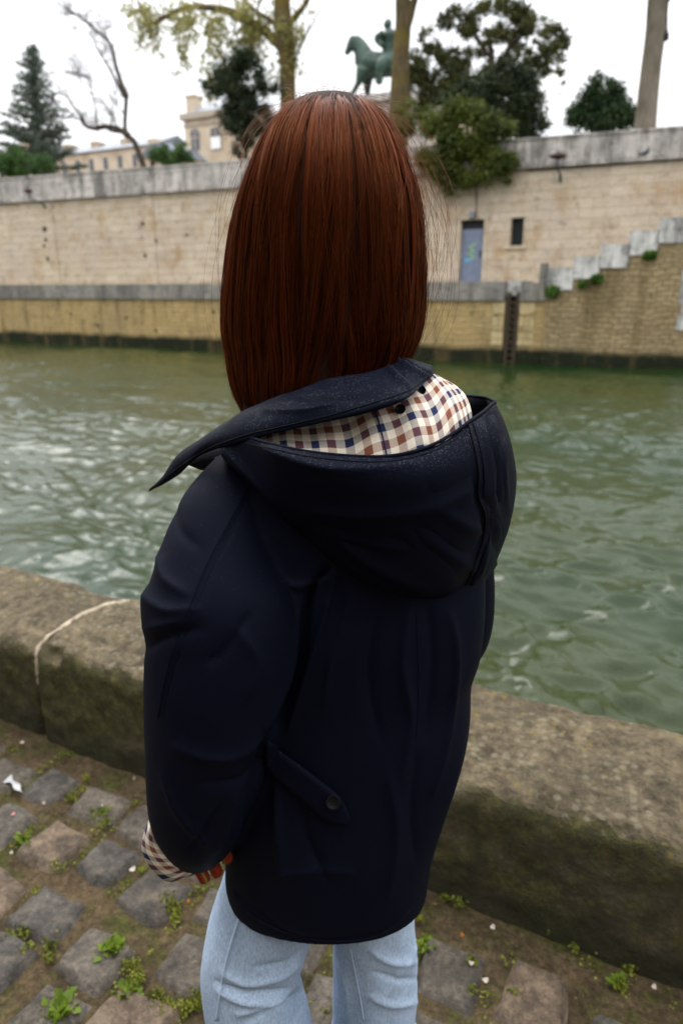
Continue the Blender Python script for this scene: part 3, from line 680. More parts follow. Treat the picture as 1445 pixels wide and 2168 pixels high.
for q in tips:
    d = RNG.normal(size=3); d[2] = abs(d[2])+.6; d[0] -= .7; branch_set(m, q, [d, d+RNG.normal(size=3)*.8], 1.1, .022, 3, .6, .1, 4)
m.build('trunk', M_bark2, e)
lp = np.vstack([tips[k]+RNG.normal(size=(10, 3))*[.25, .25, .2] for k in range(0, len(tips), 2)]+[PY(a, b, Yb)+RNG.normal(size=(40, 3))*[.22, .22, .12] for a, b in [(135, 27), (180, 35), (172, 68), (155, 60), (170, 160), (150, 152), (115, 152), (205, 70), (225, 105)]])
quads_obj('crown', leaves(lp, .12, .6), leafmat('reddish_bud', (.10, .07, .07), (.2, .15, .15)), e)
# bushes
def bush(name, label, Y, spec, per, size, mt, cat='bush', trunk=None, flat=.9, shell=.25, asp=.6, group=None):
    e = empty(name, (0, 0, 0), label, cat, group); m = MB()
    for l, r in (trunk or []): pxtube(m, l, Y, r)
    if not trunk:
        a, b, r = spec[0]; c_ = PY(a, b, Y); q = r*mpp(b, Y/.89)
        for k in range(5): m.tube([(c_[0], Y, 6.4), (c_[0]+RNG.normal()*.3*q, Y+RNG.normal()*.3*q, c_[2]-.2*q), (c_[0]+RNG.normal()*q*.6, Y+RNG.normal()*.4*q, c_[2]+.4*q)], [.06, .045, .015], 5)
    m.build('trunk' if trunk else 'stems', M_bark2, e)
    quads_obj('crown', leaves(blobs(spec, Y, per, flat, shell), size, asp), mt, e)
    return e
def rnd(cx, cy, rx, ry, n, r0, r1):
    return [(cx+rx*math.sqrt(random.random())*math.cos(a), cy+ry*math.sqrt(random.random())*math.sin(a), random.uniform(r0, r1)) for a in (random.random()*6.283 for _ in range(n))]
bush('shrub', 'bright green shrub under the blue-green conifer at the far left', 39.5, rnd(40, 350, 65, 26, 26, 10, 20)+rnd(20, 330, 30, 15, 8, 8, 14), 900, .16, M_bush)
bush('shrub', 'rounded green shrub between the bare tree and the pavilion', 40.5, rnd(365, 332, 46, 20, 20, 9, 17)+[(350, 312, 10), (378, 310, 9), (392, 305, 6)], 900, .15, M_bush)
bush('dark_yew', 'near-black evergreen tree beside the plane trunk left of the hair', 41, rnd(515, 170, 52, 52, 34, 12, 24)+rnd(470, 185, 48, 20, 16, 8, 16)+rnd(560, 190, 40, 15, 8, 8, 16)+rnd(525, 250, 50, 62, 40, 12, 22)+rnd(510, 315, 14, 18, 5, 8, 12)+[(440, 180, 9), (430, 172, 6), (420, 168, 5), (478, 130, 8), (505, 118, 8), (545, 135, 10), (450, 195, 10), (460, 240, 7)], 620, .17, M_yew, 'tree',
     [([(520, 372), (521, 300), (518, 220), (512, 150)], [6, 5, 4, 2])], .8, .2, .45)
# plane tree one with spreading branches and fresh leaves
e = empty('plane_tree', (0, 0, 0), 'plane tree with arching mossy branches and fresh yellow leaves behind the head', 'tree', 'plane trees on the river wall')
m = MB(); Yp = 42.0
pxtube(m, [(612, 352), (610, 250), (609, 180), (607, 110), (600, 60), (597, 20), (596, -60)], Yp, [20, 19, 18, 20, 23, 20, 17], 14)
lm = [[(606, 112), (585, 88), (555, 62), (520, 42), (480, 22), (430, 15), (390, 18), (345, 38), (317, 50), (300, 25), (290, -10)], [(597, 60), (560, 35), (535, 18), (520, 0), (505, -40)], [(604, 60), (625, 35), (645, 10), (665, -30)],
      [(620, 160), (628, 120), (655, 60), (680, 20)], [(500, 32), (495, 70), (480, 100), (465, 150)], [(430, 15), (405, 0), (380, -30)], [(345, 38), (330, 20), (325, -10)], [(555, 62), (545, 20), (560, -20)]]
lr = [[14, 12, 11, 9.5, 8.5, 7, 6, 5.5, 5, 3.5, 3], [7, 5, 4, 3, 2], [9, 7, 6, 5], [3, 2.2, 1.5, 1], [3, 2, 1.6, 1], [3, 2, 1], [2, 1.4, 1], [4, 3, 2]]
tips = []
for l, r in zip(lm, lr):
    s = pxtube(m, l, Yp, r, 8); tips += [s[k, :3] for k in range(len(s)//4, len(s), 3)]
tt = []
for q in tips:
    for _ in range(2):
        d = RNG.normal(size=3); d[2] = -abs(d[2])*.7-.2; branch_set(m, q, [d], 1.5, .022, 2, .5, -.25, 4, tt)
m.build('trunk', M_bark, e)
lp = [np.array(q)+RNG.normal(size=(7, 3))*.22 for q in tt if proj(np.array([q]))[0][0] < 640]
lp.append(blobs(rnd(440, 110, 65, 55, 46, 5, 13)+rnd(500, 70, 70, 40, 34, 5, 12)+rnd(285, 35, 35, 45, 22, 4, 9)+rnd(385, 140, 22, 40, 14, 4, 9)+rnd(560, 120, 30, 60, 14, 5, 11)+rnd(600, 20, 60, 25, 14, 4, 8)+rnd(205, 20, 12, 20, 4, 3, 6)+rnd(460, 140, 40, 40, 16, 5, 10), Yp, 100, 1.1, .1, 2))
quads_obj('crown', leaves(np.vstack(lp), .20, .6, RNG, .5), M_young, e)
# plane trunk two, over the statue
e = empty('plane_tree', (0, 0, 0), 'forked brown plane trunk standing in front of the bronze rider', 'tree', 'plane trees on the river wall')
m = MB(); pxtube(m, [(838, 345), (843, 260), (846, 180), (849, 110), (853, 50), (852, 0), (850, -80)], 40.0, [25, 22, 20, 18, 17, 16, 14], 16)
pxtube(m, [(856, 70), (866, 40), (874, 10), (885, -30)], 40.0, [9, 9, 8, 8], 10)
tt = []
for q in [(885, -30), (850, -80)]: branch_set(m, PY(*q, 40.0), [(.3, .2, 1), (-.5, .1, .8), (.6, -.2, .5)], 3, .12, 3, .6, .1, 6, tt)
m.build('trunk', M_bark, e); quads_obj('crown', leaves(np.vstack([np.array(q)+RNG.normal(size=(10, 3))*.25 for q in tt]+[blobs(rnd(900, 40, 14, 40, 6, 4, 7)+[(775, 30, 5), (790, 22, 4)], 40, 40, 1, .1)]), .18), M_young, e)
# trunk three right with lantern
e = empty('plane_tree', (0, 0, 0), 'plain grey plane trunk near the right edge above the parapet', 'tree', 'plane trees on the river wall')
m = MB(); pxtube(m, [(1362, 300), (1366, 250), (1376, 150), (1386, 70), (1392, 0), (1398, -80)], 39.0, [20, 19, 18, 18, 19, 17], 16)
pxtube(m, [(1395, 20), (1412, 0), (1425, -20)], 39.0, [6, 5, 4], 8); tt = []
for q in [(1398, -80), (1425, -20)]: branch_set(m, PY(*q, 39.0), [(.3, .2, 1), (-.5, .1, .8), (.9, -.2, .5)], 3, .12, 3, .6, .1, 6, tt)
m.build('trunk', M_bark3, e); quads_obj('crown', leaves(np.vstack([np.array(q)+RNG.normal(size=(10, 3))*.25 for q in tt]+[blobs(rnd(1310, 50, 34, 40, 9, 4, 7)+rnd(1345, 25, 20, 20, 6, 4, 7), 39, 22, .8, .1)]), .16), M_young, e)
e = empty('hanging_lantern', (0, 0, 0), 'slim dark lantern hanging beside the right-hand plane trunk', 'lamp')
a = PY(1412, 0, 38.9); b = PY(1411, 62, 38.9); m = MB(); m.tube([a+[0, 0, 2.2], a, b], [.02, .03, .03], 6); m.tube([b+[-.0, 0, 0], b+[0, 0, -.12]], [.05, .05], 8); m.build('rod', M_iron, e)
m = MB(); m.tube([b+[0, 0, -.12], b+[0, 0, -.2], b+[0, 0, -.4], b+[0, 0, -.47]], [.07, .13, .12, .04], 10); m.build('lantern_head', M_iron, e)
# big holm oak
bush('holm_oak', 'large airy dark evergreen oak right of the statue with gaps of sky', 42.5,
     rnd(1035, 40, 105, 46, 75, 7, 17)+rnd(1130, 100, 70, 75, 75, 6, 15)+rnd(1175, 140, 22, 40, 10, 6, 12)+rnd(930, 150, 68, 55, 75, 7, 16)+rnd(885, 190, 25, 60, 22, 6, 12)+rnd(905, 125, 42, 70, 36, 5, 12)+rnd(1060, 120, 100, 60, 50, 7, 14)+rnd(1000, 190, 70, 60, 34, 10, 22)+rnd(915, 220, 50, 40, 20, 8, 18)+rnd(1185, 175, 9, 28, 4, 4, 7), 300, .17, M_oak, 'tree',
     [([(1030, 330), (1025, 260), (1035, 190), (1040, 120), (1030, 60)], [10, 9, 8, 6, 3]), ([(1025, 250), (975, 200), (950, 150)], [6, 5, 3]), ([(1040, 150), (1090, 90), (1120, 60)], [5, 4, 2]), ([(1040, 190), (1100, 140), (1160, 110)], [5, 3, 2]), ([(1035, 120), (1000, 70), (980, 30)], [4, 3, 2])], .8, .15, .6)
bush('dark_yew', 'dense dark evergreen mass in front of the oak just above the parapet', 41, rnd(1070, 200, 75, 62, 50, 14, 26)+rnd(1110, 260, 60, 30, 20, 12, 22)+rnd(985, 215, 50, 45, 16, 9, 17), 480, .17, M_yew, 'tree')
bush('shrub', 'conical dark green shrub standing before the right-hand plane trunk', 40.5, rnd(1272, 245, 62, 35, 30, 12, 24)+rnd(1275, 200, 38, 35, 16, 10, 18)+[(1268, 160, 8), (1255, 168, 8), (1290, 175, 10), (1215, 250, 12), (1205, 262, 9)], 700, .15, leafmat('dark_bush_leaf', (.010, .028, .008), (.04, .075, .02)))
m_c = MB(); tt = []
e = empty('climbing_ivy', (0, 0, 0), 'olive green ivy bush spilling over the river wall parapet above the door', 'ivy')
m = MB(); 
for l, r in [([(1000, 300), (1005, 360), (1008, 420), (1006, 462)], [2.5, 2, 1.5, 1]), ([(990, 250), (985, 320), (960, 380)], [3, 2, 1])]: pxtube(m, l, YU-.35, r)
m.build('stems', M_bark2, e)
quads_obj('crown', leaves(np.vstack([blobs(rnd(990, 270, 95, 50, 60, 11, 22)+rnd(985, 340, 98, 45, 60, 9, 18)+rnd(1075, 350, 22, 22, 9, 8, 13)+[(1070, 385, 10), (945, 400, 12), (935, 385, 10), (955, 408, 10), (925, 340, 14), (905, 355, 10)], 35.9, 650, .85, .3, .3), blobs(rnd(880, 250, 45, 35, 14, 8, 18)+rnd(850, 285, 30, 25, 6, 8, 14), 37.6, 600, .8, .3, .3)]), .15), M_ivy, e)
for px, py, r, lab in [(1168, 617, 17, 'bright green plant tuft at the foot of the stepped blocks'), (1262, 590, 13, 'weeds growing under the second pale step block'), (1375, 540, 13, 'weeds growing under the fourth pale step block'), (1232, 602, 9, 'small trailing weeds on the rubble below the steps')]:
    c_ = PY(px, py, YS-.1); q = r*mpp(py, YS/.89); v = c_+np.clip(RNG.normal(size=(260, 3)), -1.8, 1.8)*q*[.42, .25, .3]
    tag(quads_obj('wall_weed', leaves(v, .17), leafmat('wall_weed_leaf', (.035, .09, .01), (.09, .17, .02))), lab, 'plant', 'weeds on the far staircase')

# ================================================================== NEAR QUAY
# low wall of big stone blocks
JP = [PZ(75, 1372, .33), PZ(110, 1333, .36), PZ(170, 1295, .365), PZ(225, 1277, .365), PZ(285, 1263, .36)]
JY = [p_[1] for p_ in JP]; JX = [p_[0] for p_ in JP]
def wall_block(x0, x1, mt, seed, par, name='stone_block'):
    nx = max(8, int((x1-x0)/.014)); prof = []
    # cross-section (y,z) from base front, up, across top, down the back; rounded arrises
    for z in np.linspace(-.02, .29, 24): prof.append((1.385, z))
    for a in np.linspace(0, math.pi/2, 8)[1:]: prof.append((1.385+.05*(1-math.cos(a))*1.1, .29+.055*math.sin(a)))
    for y in np.linspace(1.455, 1.80, 26): prof.append((y, .345+.018*math.sin((y-1.44)/.38*1.6)))
    for a in np.linspace(0, math.pi/2, 6)[1:]: prof.append((1.80+.03*math.sin(a), .335+.028*math.cos(a)))
    for z in np.linspace(.3, -.1, 6): prof.append((1.83, z))
    prof = np.array(prof); X = np.linspace(x0, x1, nx)
    g = np.zeros((nx, len(prof), 3)); g[..., 0] = X[:, None]; g[..., 1:] = prof[None]
    # pull in block ends
    e_ = np.minimum(X-x0, x1-X); k = np.clip(1-e_/.028, 0, 1)**2
    g[..., 2] -= (k*.018)[:, None]*(g[..., 2] > .2); g[..., 1] += (k*.016)[:, None]*(g[..., 1] < 1.5)
    bend = np.interp(g[..., 1], JY, JX)-jm
    if abs(x0-jm) < .02: g[..., 0] += bend*((x1-g[..., 0])/(x1-x0))
    if abs(x1-jm) < .02: g[..., 0] += bend*((g[..., 0]-x0)/(x1-x0))
    n1 = fbm(g, 3.0, 4, seed); n2 = fbm(g, 14, 4, seed+9)
    cen = np.array([0, 1.6, .15]); 
    front = np.clip((1.5-g[..., 1])/.1, 0, 1)
    top_ = np.clip((g[..., 2]-.27)/.05, 0, 1)
    g[..., 1] -= front*(n1*.012+n2*.006+fbm(g, 40, 3, seed+2)*.003); g[..., 2] += top_*(n1*.008+n2*.0045)
    # worn hollows
    g[..., 2] -= top_*.02*np.clip(fbm(g, 5, 3, seed+4)-.35, 0, 1)
    # chipped front arris
    ar = np.exp(-((g[..., 1]-1.40)**2+(g[..., 2]-.335)**2)/.0016); ch = np.clip(fbm(g, 9, 3, seed+21)-.1, 0, 1)
    g[..., 1] += ar*ch*.03; g[..., 2] -= ar*ch*.02
    b_ = MB(); b_.grid(g, flip=True); f0 = tuple(range(len(prof))); b_.f += [f0, tuple((nx-1)*len(prof)+j for j in range(len(prof)))[::-1]]; b_.mi += [0, 0]
    return b_.build(name, mt, par, True)
low = empty('quay_parapet', (0, 0, 0), 'low mossy stone block wall between the cobbles and the river', 'wall')
jA = PZ(75, 1372, .34)[0]; jB = PZ(1012, 1720, .25)[0]
jm = PZ(175, 1310, .36)[0]
edges = [-40, -22, -12, -8.2, -5.9, -4.0, jm, .95, 2.2, 4.5, 9, 16]
for k in range(len(edges)-1):
    bl = wall_block(edges[k]+.003, edges[k+1]-.003, M_q[k % 2], k*7+3, low) if edges[k+1]-edges[k] < 3.9 else None
    if bl is None:
        m = MB(); m.box(edges[k]+.012, edges[k+1]-.012, 1.385, 1.83, -.02, .35); m.build('stone_block', M_q[k % 2], low)
from mathutils.bvhtree import BVHTree
trs = [BVHTree.FromPolygons([tuple(v.co) for v in o_.data.vertices], [tuple(p_.vertices) for p_ in o_.data.polygons]) for o_ in low.children]
def hitw(px, py, off):
    r, F = rays(px, py); r = Vector(r).normalized(); best = None
    for t_ in trs:
        h = t_.ray_cast(Vector(CP), r)
        if h[0] is not None and (best is None or h[3] < best[3]): best = h
    if best is None: return PZ(px, py, .352)
    return np.array(best[0])-np.array(r)*off
path = smooth_path(np.array([(275, 1270, 3), (252, 1275, 5), (225, 1278, 5), (195, 1291, 6), (165, 1305, 6), (135, 1324, 6), (105, 1345, 7), (86, 1364, 8), (78, 1382, 7), (77, 1405, 5), (79, 1430, 4), (81, 1450, 2)], float), 8)
m = MB(); tg = np.gradient(path[:, :2], axis=0); tg /= np.linalg.norm(tg, axis=1)[:, None]; nr = np.c_[-tg[:, 1], tg[:, 0]]; rows = []
for k_, (p_, n_) in enumerate(zip(path, nr)):
    w_ = p_[2]*(.75+.35*vnoise(np.array([[k_*.35, 0, 0]]))[0]); w2 = p_[2]*(.75+.35*vnoise(np.array([[k_*.4, 5.5, 0]]))[0])
    rows.append([hitw(p_[0]+n_[0]*q*(w_ if q > 0 else w2), p_[1]+n_[1]*q*(w_ if q > 0 else w2), o_) for q, o_ in ((-1, -.003), (-.5, .0022), (0, .003), (.5, .0022), (1, -.003))])
m.grid(rows); m.build('mortar_joint', M_mort, low, True)
# added unseen wall behind the camera, blocks sky light from camera-facing surfaces
bw = empty('added_rear_wall', (0, 0, 0), 'added unseen high stone wall behind the viewpoint, blocking sky light', 'wall')
m = MB(); m.box(-120, 80, -6.6, -5.6, -.02, 8.0); m.build('wall_face', M_cop, bw)
m = MB(); m.box(-120, 80, -6.7, -5.5, 8.003, 8.25); m.box(-120, 80, -6.4, -5.9, 8.253, 9.2); m.build('parapet', M_par, bw)

# cobbles
setts = MB(); tones = []
cx0 = -1.258
PAL = [(.135, .112, .086), (.15, .124, .095), (.12, .104, .085), (.16, .13, .098), (.14, .115, .086), (.125, .105, .082), (.19, .135, .088)]
for i in range(-46, 22):
    xc = cx0+.187*i; y = 1.30+random.uniform(-.07, .03)
    while y > -2.2:
        sy = random.uniform(.132, .166); sx = random.uniform(.160, .186)
        if xc > -.6: sy *= 1.15
        cxx = xc+random.uniform(-.012, .012); cyy = y-sy/2; n = 9
        u, v = np.meshgrid(np.linspace(-1, 1, n), np.linspace(-1, 1, n), indexing='ij')
        # jittered quad corners
        J = RNG.uniform(-.018, .018, (2, 2, 2)); a_ = (u+1)/2; b_ = (v+1)/2
        jx = J[0, 0, 0]*(1-a_)*(1-b_)+J[1, 0, 0]*a_*(1-b_)+J[0, 1, 0]*(1-a_)*b_+J[1, 1, 0]*a_*b_
        jy = J[0, 0, 1]*(1-a_)*(1-b_)+J[1, 0, 1]*a_*(1-b_)+J[0, 1, 1]*(1-a_)*b_+J[1, 1, 1]*a_*b_
        # squircle corners
        k = .10; uu = u*np.sqrt(1-k*2*v*v/2); vv = v*np.sqrt(1-k*2*u*u/2)
        X = cxx+uu*sx/2+jx; Y = cyy+vv*sy/2+jy
        r_ = np.maximum(np.abs(u), np.abs(v)); Z = random.uniform(.005, .012)+random.uniform(-.003, .003)*u+random.uniform(-.003, .003)*v
        Z = Z-.006*np.clip((r_-.80)/.2, 0, 1)**2; Z = np.where(r_ > .99, -.03, Z)
        g = np.stack([X, Y, Z], -1); inn = (r_ < .99)
        g[..., 2] += inn*(.0045*fbm(g, 20, 3, 2)+.0025*fbm(g, 60, 2, 6)); g[..., 0] += .008*fbm(g, 16, 3, 3); g[..., 1] += .008*fbm(g, 16, 3, 4)
        n0 = setts.n; setts.grid(g, flip=False); tone = np.array(random.choice(PAL))*random.uniform(.50, .76); tones.append(np.tile(tone, (n*n, 1)))
        y -= sy+random.uniform(.008, .022)
o = structure(setts.build('cobbles', M_sett, None, True))
tn = np.vstack(tones); ca = o.data.color_attributes.new('tone', 'FLOAT_COLOR', 'POINT'); ca.data.foreach_set('color', np.c_[tn, np.ones(len(tn))].reshape(-1))
# joint earth as a slightly uneven sheet
xs = np.linspace(-9.9, 2.8, 560); ys = np.linspace(-2.3, 1.384, 190); g = np.zeros((560, 190, 3)); g[..., 0] = xs[:, None]; g[..., 1] = ys[None]; g[..., 2] = -.0115+.004*fbm(g, 12, 3, 8)+.0035*fbm(g, 3, 2, 9)
m = MB(); m.grid(g, flip=True); structure(m.build('joint_earth', M_dirt, None, True))
# moss and weeds
def ground(px, py, z=0.0): return PZ(px, py, z)
mp_ = []
for _ in range(1500):
    x = random.uniform(-3.2, .6); y = random.uniform(-.2, 1.37)
    if vnoise(np.array([[x*2.6, y*2.6, 3.]]))[0]+.5*vnoise(np.array([[x*9, y*9, 7.]]))[0] < .22: continue
    i = round((x-cx0)/.187-.5)+.5; x = cx0+.187*i+random.gauss(0, .012); mp_.append([x, y, .002])
mv = np.array(mp_); mv = np.repeat(mv, 10, 0)+RNG.normal(size=(len(mv)*10, 3))*[.008, .016, .001]
for px, py, r in [(52, 1780, 14), (215, 1725, 20), (222, 1745, 14), (235, 2010, 24), (277, 2045, 22), (275, 2095, 28), (290, 2075, 20), (330, 2115, 22), (352, 2140, 24), (420, 2120, 26), (395, 2140, 20), (125, 2140, 34), (20, 1985, 20), (55, 1975, 18), (58, 2010, 16), (105, 2005, 18), (105, 2030, 14), (365, 1920, 22), (352, 1905, 18), (372, 1945, 16), (118, 1830, 12), (80, 1890, 12), (895, 2005, 16), (900, 1990, 12), (1000, 2040, 14), (1310, 2085, 22), (655, 2140, 20), (690, 2150, 18), (1085, 2105, 12), (150, 1690, 12), (185, 1650, 10), (1000, 2100, 12), (880, 2020, 12), (300, 1845, 8), (885, 1945, 12), (970, 1915, 16), (1165, 1975, 12), (1215, 2010, 12), (1330, 2055, 16), (940, 1905, 12), (80, 1500, 16)]:
    c_ = ground(px, py); q = r*mpp(py, math.hypot(c_[0], c_[1]))*.8; n = int(26*r*r/100)+30
    mv = np.vstack([mv, c_+RNG.normal(size=(n, 3))*[q*.5, q*.5, .004]+[0, 0, .006]])
mv[:, 2] = np.abs(mv[:, 2])
tag(quads_obj('joint_moss', leaves(mv, .0075, .8), M_moss), kind='stuff')
def weed(px, py, r, n, lab):
    c_ = ground(px, py, 0); vs = []
    for k in range(n):
        a = random.random()*6.28; el = random.uniform(.35, 1.2); Ln = r*random.uniform(.5, 1.0); d = np.array([math.cos(a)*math.cos(el), math.sin(a)*math.cos(el), math.sin(el)]); s_ = np.array([-math.sin(a), math.cos(a), 0])*Ln*.28
        b = c_+RNG.normal(size=3)*[r*.3, r*.3, 0]+[0, 0, .002]; vs.append([b, b+d*Ln*.55+s_, b+d*Ln-[0, 0, Ln*.15], b+d*Ln*.55-s_])
    return tag(quads_obj('weed', np.array(vs), M_weed), lab, 'plant', 'weeds sprouting between the cobbles')
weed(52, 1782, .035, 26, 'leafy weed between cobbles beside the left edge, nearest the white scrap')
weed(240, 2012, .035, 34, 'leafy weed between cobbles left of the jeans')
weed(128, 2145, .045, 44, 'largest leafy weed at the bottom left of the cobbles')
weed(215, 1722, .025, 22, 'small weed between cobbles left of the checked cuff')
weed(275, 2100, .03, 40, 'leafy weed trailing down the joint toward the bottom edge')
weed(82, 1504, .03, 22, 'weed growing at the foot of the pale mortar joint')
weed(898, 2008, .03, 24, 'weed between cobbles right of the jeans')
weed(1310, 2085, .03, 22, 'weed at the wall foot in the bottom right')
# litter
M_pet = mat('pale_petal', (.45, .38, .32), .7, .3); M_pink = mat('pink_petal', (.6, .28, .26), .7, .3); M_or = mat('orange_leaf', (.45, .14, .02), .7, .3); M_plas = mat('white_plastic', (.36, .36, .36), .4, .5)
def petal(px, py, s, mt, lab, nm='petal', cat='petal', grp='fallen petals on the cobbles'):
    s *= .8
    c_ = ground(px, py, .006); a0 = random.random()*3; g = []
    for i in range(6):
        u = i/5; w = s*.45*math.sin(math.pi*(.12+.8*u)); 
        g.append([(c_+np.array([math.cos(a0)*(u-.5)*s-math.sin(a0)*v*w, math.sin(a0)*(u-.5)*s+math.cos(a0)*v*w, .003+.004*abs(v)+.006*(u-.5)**2*4])) for v in (-1, -.5, 0, .5, 1)])
    b_ = MB(); b_.grid(g, flip=True); o = solid(b_.build(nm, mt, None, True), .0008); return tag(o, lab, cat, grp)
petal(281, 1846, .022, M_pet, 'whitish petal on the cobbles level with the checked cuff')
petal(25, 1811, .014, M_pet, 'pale pink petal below the leafy weed at the left edge')
petal(29, 1729, .016, M_pink, 'deep pink petal on a cobble near the left edge')
petal(217, 1711, .012, M_pet, 'tiny white petal on the weed left of the sleeve')
petal(95, 1705, .013, M_pet, 'pale petal right of the white scrap')
petal(285, 1653, .011, M_pet, 'pale petal at the wall foot beside the sleeve')
petal(48, 1577, .02, M_pet, 'pale petal at the wall foot on the far left')
petal(1041, 1969, .018, M_pet, 'pale petal on the cobbles under the right wall')
petal(1026, 2081, .018, M_pet, 'pale petal lowest of those right of the jeans')
petal(997, 2045, .015, M_pet, 'pale petal beside the middle weed right of the jeans')
petal(894, 1899, .022, M_pet, 'pale petal touching the coat hem on the right')
petal(978, 1985, .012, M_or, 'small orange leaf scrap on a cobble right of the jeans', 'leaf', 'leaf', 'orange leaf scraps')
petal(399, 1914, .011, M_or, 'tiny orange leaf scrap left of the jeans under the hand', 'leaf', 'leaf', 'orange leaf scraps')
petal(1382, 2096, .016, M_pet, 'pale petal near the bottom right corner')
c_ = ground(32, 1664, .008); g = np.zeros((14, 6, 3)); u, v = np.meshgrid(np.linspace(-1, 1, 14), np.linspace(-1, 1, 6), indexing='ij')
g[..., 0] = c_[0]+u*.05-v*.004; g[..., 1] = c_[1]+v*.010*(1-.4*u+.5*np.sin(u*5))-u*.012; g[..., 2] = .012+.006*fbm(g, 40, 3, 4); m = MB(); m.grid(g, flip=True); tag(solid(m.build('plastic_scrap', M_plas, None, True), .0008), 'crumpled white plastic scrap on the cobbles at the left edge', 'litter')
#PERSON
# ================================================================== PERSON
def pxrings(rows, n=48, power=2.3):
    """horizontal rings: (py at the sides, left px, right px, depth, half depth[, tilt])"""
    g = []; a = np.linspace(0, 2*np.pi, n, endpoint=False)
    ca, sa = np.cos(a), np.sin(a); e_ = 2/power
    ex = np.sign(ca)*np.abs(ca)**e_; ey = np.sign(sa)*np.abs(sa)**e_
    R3 = np.array([cy_, sy_, 0]); F3 = np.array([-sy_, cy_, 0])
    for r in rows:
        py, l, rg, d, b = r[:5]; A = P(l, py, d); B = P(rg, py, d); c = (A+B)/2; hw = np.linalg.norm(B-A)/2
        q = c+hw*ex[:, None]*R3+b*ey[:, None]*F3
        if len(r) > 5: q[:, 2] += r[5]*ey
        g.append(q)
    return np.array(g)
def interp_rows(rows, m=3): return smooth_path(np.array(rows, float), m)
def limb(mb, rows, n=24, flat=1.0, m=4, mi=0):   # (px, py, d, half px)
    r = np.array(rows, float); p = P(r[:, 0], r[:, 1], r[:, 2]); q = np.c_[p, r[:, 3]*mpp(r[:, 1], r[:, 2])]; s = smooth_path(q, m)
    mb.tube(s[:, :3], np.maximum(s[:, 3], .002), n, mi, flat=flat)
def seg_dist(px, py, poly):
    d = np.full(len(px), 1e9); tt = np.zeros(len(px)); n = len(poly)-1
    for i in range(n):
        ax, ay = poly[i]; bx, by = poly[i+1]; vx, vy = bx-ax, by-ay; L2 = vx*vx+vy*vy
        u = np.clip(((px-ax)*vx+(py-ay)*vy)/L2, 0, 1); dd = np.hypot(px-ax-u*vx, py-ay-u*vy); k = dd < d; d[k] = dd[k]; tt[k] = (i+u[k])/n
    return d, tt
def sculpt(o, folds, nz_amp=.0, nz_s=8, seed=1, dmax=9):
    v = getv(o); nn = getn(o); px, py, dep = proj(v)
    h = nz_amp*fbm(v*np.array([1, 1, .55]), nz_s, 3, seed)
    for poly, w, amp in folds:
        poly = [tuple(q) for q in smooth_path(np.array(poly, float), 4)] if len(poly) > 2 else poly
        d, t_ = seg_dist(px, py, poly); h = h+amp*1.15*np.exp(-np.maximum(d-1.5, 0)/(w*.62))*np.sin(np.clip(t_*.9+.05, 0, 1)*math.pi)**.5*(dep < dmax)
    setv(o, v+nn*h[:, None])
def bvh(o):
    from mathutils.bvhtree import BVHTree
    return BVHTree.FromPolygons([tuple(v.co) for v in o.data.vertices], [tuple(p.vertices) for p in o.data.polygons])
def drape(trees, poly, off=.0005, m=6):
    pts = smooth_path(np.array(poly, float), m); out_ = []
    for a, b in pts:
        r, F = rays(a, b); r = Vector(r).normalized(); best = None
        for t_ in trees:
            h = t_.ray_cast(Vector(CP), r)
            if h[0] is not None and (best is None or h[3] < best[3]): best = h
        if best: out_.append(np.array(best[0])+np.array(best[1])*off*(1 if best[1].dot(r) < 0 else -1))
    return np.array(out_)

# ---- body (skin), one continuous mesh
HD = .895
bm = MB()
R3 = np.array([cy_, sy_, 0]); F3 = np.array([-sy_, cy_, 0])
hy = math.radians(14)       # head turned a little to the left
HR = R3*math.cos(hy)+F3*math.sin(hy); HF = F3*math.cos(hy)-R3*math.sin(hy)
hc = P(697, 470, HD); hc[2] = 1.555
def hp(x, y, z): return hc+HR*x+HF*y+np.array([0, 0, z])
a = np.linspace(0, 2*np.pi, 32, endpoint=False)
rows = []
for z, w, yf, yb in [(.108, .012, .01, -.01), (.102, .04, .045, -.045), (.085, .062, .07, -.075), (.055, .073, .087, -.095), (.02, .076, .092, -.10), (-.01, .073, .093, -.095), (-.04, .068, .09, -.078), (-.065, .060, .088, -.055), (-.09, .047, .086, -.04), (-.108, .030, .082, -.02), (-.114, .012, .072, .0)]:
    y0 = (yf+yb)/2; hh = (yf-yb)/2; rows.append([hp(w*math.cos(q), y0+hh*math.sin(q), z) for q in a])
bm.rings(rows)
bm.tube([hp(0, .088, .015), hp(0, .10, -.01), hp(0, .112, -.028), hp(0, .10, -.034)], [.008, .010, .013, .011], 12)       # nose
for s in (-1, 1):
    bm.tube([hp(s*.012, .095, -.034), hp(s*.010, .106, -.031)], [.008, .008], 8)
    bm.tube([hp(s*.074, -.005, .015), hp(s*.082, -.015, .01), hp(s*.082, -.018, -.015), hp(s*.074, -.006, -.035)], [.008, .011, .010, .006], 10)   # ears
    bm.tube([hp(s*.05, .080, .024), hp(s*.032, .092, .028), hp(s*.015, .091, .022)], [.006, .008, .006], 8)   # brow
bm.tube([hp(-.024, .086, -.060), hp(0, .097, -.056), hp(.024, .086, -.060)], [.004, .006, .004], 8)       # lips
bm.tube([hp(-.02, .085, -.068), hp(0, .096, -.069), hp(.02, .085, -.068)], [.004, .0065, .004], 8)
bm.tube([hp(0, .072, -.098), hp(0, .088, -.096)], [.02, .016], 10)
nk = P(700, 900, .86)
bm.tube([hp(0, -.015, -.06), hp(0, -.02, -.10), nk+[0, 0, .03], nk-[0, 0, .06]], [.055, .052, .054, .09], 24)
